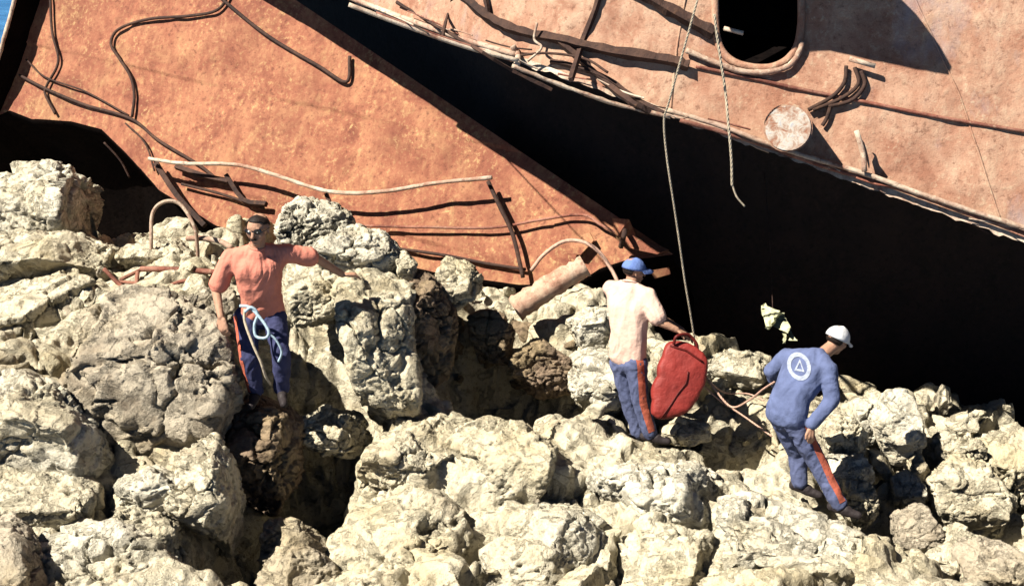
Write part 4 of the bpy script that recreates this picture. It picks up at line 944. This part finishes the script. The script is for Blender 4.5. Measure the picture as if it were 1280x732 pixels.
def eyes(c, f, u, k, parent):
    f, u = unit(f), unit(u); s = np.cross(f, u)
    for e in (-1, 1):
        v_, f_ = capsule(c + s * e * .033 * k + f * .082 * k + u * .008 * k, .012 * k, c + s * e * .033 * k + f * .083 * k + u * .008 * k, .012 * k)
        obj('eye', mesh_py('eye', v_, f_, True), EYEM, parent)
def shoe(name, ank, toe_dir, mat, parent, k=1.0):
    d = unit(toe_dir); s = unit(np.cross(d, (0, 0, 1))); h = np.array(ank) + np.array([0, 0, -.045])
    return blob(name, [(h - d * .05, .044 * k, h + d * .07, .046 * k), (h + d * .06 + np.array([0, 0, -.012]), .044 * k, h + d * .17 + np.array([0, 0, -.018]), .034 * k), (ank, .048 * k, h, .046 * k)], .010, mat, parent, 3)
def torso_caps(pel, wai, chest, nk, sL, sR, r=1.0):
    lat = unit(sR - sL); fwd = unit(np.cross(lat, nk - pel)); caps = []
    for e in (-1, 1):
        caps.append((pel + lat * e * .075, .105 * r, wai + lat * e * .06, .105 * r)); caps.append((wai + lat * e * .06, .105 * r, chest + lat * e * .085, .115 * r))
        caps.append((chest + lat * e * .085, .115 * r, (sL if e < 0 else sR) * .8 + nk * .2 - np.array([0, 0, .03]), .075 * r))
    caps.append((pel, .110 * r, wai, .115 * r)); caps.append((wai, .115 * r, chest, .125 * r)); caps.append((chest, .125 * r, nk - (nk - chest) * .25, .095 * r))
    caps.append((sL, .066 * r, nk, .060 * r)); caps.append((sR, .066 * r, nk, .060 * r)); caps.append((sL, .068 * r, sR, .068 * r))
    return caps

def build_person(label, J, shirt_mat, trous_mat, sleeve_long, extra):
    base = (J['aL'] + J['aR']) / 2 + np.array([0, 0, -.09])
    t = thing('person', label, 'person', base)
    lat = unit(J['sR'] - J['sL'])
    skin = head_caps(J['head'], J['hf'], J['hu'], J['k'])
    skin.append((J['neck'] - (J['neck'] - J['chest']) * .25, .060, J['head'] - unit(J['hu']) * .05, .056))
    skin += torso_caps(J['pel'], J['wai'], J['chest'], J['neck'], J['sL'], J['sR'], .86)
    for sd_ in ('L', 'R'):
        skin += [(J['s' + sd_], .050, J['e' + sd_], .041), (J['e' + sd_], .041, J['w' + sd_], .028)]
        skin += hand_caps(J['w' + sd_], *J['hand' + sd_], k=J['k'])
        skin += leg_caps(J['h' + sd_], J['k' + sd_], J['a' + sd_], (.078, .054, .038))
        skin.append((J['a' + sd_] - np.array([0, 0, .05]), .028, J['a' + sd_] - np.array([0, 0, .055]) + unit(J['toe' + sd_]) * .10, .018))
    blob('body', skin, .0065, SKIN, t, 3)
    eyes(J['head'], J['hf'], J['hu'], J['k'], t)
    sc = torso_caps(J['pel'] + np.array([0, 0, .02]), J['wai'], J['chest'], J['neck'], J['sL'], J['sR'], 1.06)
    for sd_ in ('L', 'R'):
        s_, e_, w_ = J['s' + sd_], J['e' + sd_], J['w' + sd_]
        if sleeve_long: sc += [(s_, .078, e_, .064), (e_, .064, w_ + (e_ - w_) * .05, .052)]
        else:
            m_ = s_ + (e_ - s_) * .80; sc += [(s_, .078, m_, .084)]
    up_ = unit(J['wai'] - J['pel'])
    for e in (-.05, 0, .05): sc.append((J['pel'] + lat * e - up_ * .035, .112, J['wai'] + lat * e, .112))
    for e in (-.085, .085): sc.append((J['pel'] + lat * e - up_ * .035, .104, J['wai'] + lat * e * .8, .104))
    shirt = blob('jacket' if sleeve_long else 'shirt', sc, .010, shirt_mat, t, 24, (.0075, 5.5, (1.2, 1.2, .7)))
    tc = [(J['hL'], .104, J['hR'], .104), (J['pel'] + lat * .06, .094, J['pel'] + lat * .05 + np.array([0, 0, .04]), .088), (J['pel'] - lat * .06, .094, J['pel'] - lat * .05 + np.array([0, 0, .04]), .088)]
    for sd_ in ('L', 'R'): tc += leg_caps(J['h' + sd_], J['k' + sd_], J['a' + sd_], (.100, .076, .066))
    trous = blob('trousers', tc, .010, trous_mat, t, 4, (.009, 10.0, (1, 1, .45)))
    if not sleeve_long:
        ax_ = unit(J['head'] - J['neck']); e1 = unit(np.cross(ax_, (0, 1, .1))); e2 = np.cross(ax_, e1)
        tube('neckband', [J['neck'] + ax_ * .035 + (e1 * math.cos(a) + e2 * math.sin(a)) * .070 for a in np.linspace(0, 2 * math.pi, 19)], .012, shirt_mat, shirt if False else t, 6, cm=0)
    extra(t, J, shirt, trous)
    for sd_ in ('L', 'R'): shoe('shoe', J['a' + sd_], J['toe' + sd_], J.get('shoe', SHOE), t)
    return t
A3 = np.array
# --- man in sunglasses, facing the camera, left arm on the rock
J = dict(k=1.12, head=P(323, 286, 11.55), hf=A3((-.25, -.9, -.12)), hu=A3((-.02, -.12, 1)), neck=P(322, 312, 11.6), chest=P(322, 336, 11.6), wai=P(326, 366, 11.65), pel=P(328, 388, 11.7),
         sL=P(357, 316, 11.65), sR=P(288, 322, 11.6), eL=P(394, 322, 11.75), eR=P(270, 362, 11.6), wL=P(428, 343, 12.0), wR=P(276, 396, 11.4),
         hL=P(343, 396, 11.7), hR=P(308, 396, 11.7), kL=P(352, 444, 11.5), kR=P(311, 446, 11.5), aL=P(352, 484, 11.6), aR=P(320, 486, 11.55),
         toeL=A3((.25, -1, -.2)), toeR=A3((-.1, -1, -.2)))
J['handL'] = (A3((1, .5, -.15)), A3((.3, -.8, .1)), A3((0, 0, -1.0)), ); J['handR'] = (A3((.25, -.3, -1)), A3((.8, -.5, .2)), A3((.3, .8, 0)))
def ex1(t, J, shirt, trous):
    c, f, u, k = J['head'], unit(J['hf']), unit(J['hu']), J['k']; s = np.cross(f, u)
    dome('hair', c, J['hf'], J['hu'], k, HAIR, t, low=lambda ph: 34 - 44 * max(0, -math.cos(ph)) + (6 if math.cos(ph) > .5 else -12 * abs(math.sin(ph))), grow=.97)
    gl = thing_part('sunglasses', t)
    for e in (-1, 1):
        o_ = c + f * .098 * k + u * .012 * k + s * e * .036 * k; vs = []
        for th in (0, -.008):
            for i in range(12):
                a = 2 * math.pi * i / 12; vs.append(o_ + s * math.cos(a) * .031 * k + u * math.sin(a) * .021 * k + f * (th - .012 * (math.cos(a) * e > 0)))
        n = 12; fs = [tuple(range(n)), tuple(range(2 * n - 1, n - 1, -1))] + [(i, n + i, n + (i + 1) % n, (i + 1) % n) for i in range(n)]
        obj('lens', mesh_py('lens', vs, fs), GLASSM, gl)
        tube('temple_arm', [o_ + s * e * .03 * k, c + s * e * .086 * k + f * .05 * k + u * .014 * k, c + s * e * .086 * k - f * .02 * k + u * .012 * k], .004, GLASSM, gl, 5, cm=3)
    tube('bridge', [c + f * .102 * k + u * .016 * k - s * .012 * k, c + f * .104 * k + u * .018 * k, c + f * .102 * k + u * .016 * k + s * .012 * k], .004, GLASSM, gl, 5, cm=0)
    tube('moustache', [c + f * .100 * k - u * .048 * k + s * .026 * k, c + f * .108 * k - u * .044 * k, c + f * .100 * k - u * .048 * k - s * .026 * k], .007, HAIR, t, 6, cm=3)
    bv = bvh_of(trous); leg_stripe(bv, [J['hR'], J['kR'], J['aR']], [(-.8, -.7, 0), (-.8, -.7, 0), (-.8, -.7, 0)], .045, t)
def thing_part(name, parent):
    me = bpy.data.meshes.new(name); o = bpy.data.objects.new(name, me); COL.objects.link(o); o.parent = parent
    o.matrix_parent_inverse = Matrix.Translation(-parent.location); return o
build_person('man in salmon red shirt and sunglasses leaning one hand on a rock', J, SHIRT, NAVY, False, ex1)
lr = thing('line_coil', 'light blue and white line looped at the waist of the man in sunglasses', 'rope', P(320, 430, 11.3))
tube('line', Pp([(300, 382, 11.45), (312, 384, 11.42), (326, 398, 11.38), (336, 414, 11.34), (332, 422, 11.34), (320, 420, 11.36), (318, 406, 11.38), (322, 392, 11.4), (314, 384, 11.4), (306, 390, 11.4)]), .013, ROPEB, lr, 7)
tube('line', Pp([(306, 386, 11.42), (306, 402, 11.38), (316, 430, 11.3), (326, 452, 11.28), (332, 470, 11.3), (338, 480, 11.35)]), .012, ROPE, lr, 7)
tube('line', Pp([(336, 416, 11.34), (346, 426, 11.34), (352, 440, 11.34), (348, 452, 11.34)]), .010, ROPEB, lr, 7)

# --- man in the blue cap, back to the camera, hands on the bag
J = dict(k=1.0, head=P(792, 338, 12.62), hf=A3((.95, .25, -.18)), hu=A3((.12, 0, 1)), neck=P(787, 358, 12.55), chest=P(786, 386, 12.5), wai=P(786, 416, 12.45), pel=P(785, 440, 12.45),
         sL=P(792, 364, 12.72), sR=P(790, 368, 12.34), eL=P(830, 400, 12.75), eR=P(824, 402, 12.30), wL=P(852, 412, 12.6), wR=P(846, 412, 12.28),
         hL=P(776, 454, 12.52), hR=P(795, 454, 12.38), kL=P(786, 500, 12.52), kR=P(800, 500, 12.36), aL=P(797, 540, 12.5), aR=P(812, 540, 12.34),
         toeL=A3((1, .15, -.05)), toeR=A3((.9, -.25, -.05)))
J['sL'] = J['neck'] + A3((-.16, .12, -.05)); J['sR'] = J['neck'] + A3((.16, -.12, -.06))
J['handL'] = (A3((.8, -.2, -.6)), A3((.2, .9, 0)), A3((-.3, 0, -1))); J['handR'] = (A3((.9, .1, -.5)), A3((.1, 1, 0)), A3((-.3, 0, -1)))
def ex2(t, J, shirt, trous):
    c = J['head']; cap = dome('cap', c, J['hf'], J['hu'], 1.0, CAPB, t, low=4, grow=1.06); brim(c + unit(J['hu']) * .02, J['hf'], J['hu'], 1.05, CAPB, cap)
    dome('hair', c, J['hf'], J['hu'], 1.0, HAIR, t, low=lambda ph: -30 if math.cos(ph) < -.3 else 8, grow=.96)
    bv = bvh_of(trous); leg_stripe(bv, [J['hR'] + A3((0, 0, .06)), J['kR'], J['aR'] + A3((0, 0, .02))], [(.30, -1, 0)] * 3, .07, t)
build_person('man in blue cap and pale salmon shirt standing at the red bag', J, SHIRT2, BLUE, False, ex2)

# --- man in the blue jacket and white cap, stooping and walking right
J = dict(k=1.0, head=P(1046, 424, 11.42), hf=A3((.72, .55, -.45)), hu=A3((.38, .12, .9)), neck=P(1024, 444, 11.3), chest=P(1004, 468, 11.2), wai=P(990, 493, 11.12), pel=P(984, 513, 11.08),
         sL=P(984, 446, 11.45), sR=P(1036, 462, 11.10), eL=P(964, 464, 11.5), eR=P(1040, 500, 11.0), wL=P(978, 490, 11.65), wR=P(1014, 532, 10.92),
         hL=P(978, 522, 11.16), hR=P(992, 525, 11.02), kL=P(996, 566, 11.25), kR=P(1022, 578, 11.0), aL=P(1000, 602, 11.2), aR=P(1048, 628, 10.9),
         toeL=A3((.8, -.35, -.15)), toeR=A3((.85, -.35, -.12)))
J['handL'] = (A3((.6, .3, -.6)), A3((.5, -.6, 0)), A3((.3, .6, .2))); J['handR'] = (A3((-.05, -.12, -1)), A3((.75, .6, 0)), A3((.4, .5, 0)))
def ex3(t, J, shirt, trous):
    c = J['head']; cap = dome('cap', c, J['hf'], J['hu'], 1.0, WHITE, t, low=-4, grow=1.07); brim(c + unit(J['hu']) * .012, J['hf'], J['hu'], 1.05, WHITE, cap)
    dome('hair', c, J['hf'], J['hu'], 1.0, HAIR, t, low=lambda ph: -34 if math.cos(ph) < -.2 else 4, grow=.95)
    tube('collar', [J['neck'] + q for q in (A3((-.03, .09, .02)), A3((-.07, 0, .02)), A3((-.02, -.09, .0)), A3((.05, -.10, -.04)))], .022, JACKET, t, 7)
    bv = bvh_of(trous); leg_stripe(bv, [J['hR'] + A3((.03, 0, .04)), J['kR'], J['aR']], [(.55, -.85, .1)] * 3, .065, t)
    # round emblem on the back: ring with a triangle inside
    bj = bvh_of(shirt); cu, cv = 999, 458
    def put(pts2, name):
        vs, fs = [], []
        for ring in pts2:
            for (u, v) in ring: vs.append(hit(bj, u, v, .005, 11.0))
        n = len(pts2[0])
        for r_ in range(len(pts2) - 1):
            for i in range(n): fs.append((r_ * n + i, r_ * n + (i + 1) % n, (r_ + 1) * n + (i + 1) % n, (r_ + 1) * n + i))
        return obj(name, mesh_py(name, vs, fs, True), EMBL, shirt)
    ell = lambda r_: [(cu + math.cos(a) * 14.5 * r_ + math.sin(a) * 2.5 * r_, cv + math.sin(a) * 17.5 * r_) for a in np.linspace(0, 2 * math.pi, 37)[:-1]]
    put([ell(1.0), ell(.85), ell(.68)], 'emblem_ring')
    tri = lambda r_: [(cu + 1 + x * r_, cv + y * r_) for x, y in lerp_poly([(0, -9), (6, 7), (-7, 5), (0, -9)], 25)[:-1]]
    put([tri(1.0), tri(.55)], 'emblem_triangle')
J3 = J
build_person('stooping man in blue jacket and white cap walking over the rocks', J, JACKET, BLUE, True, ex3)
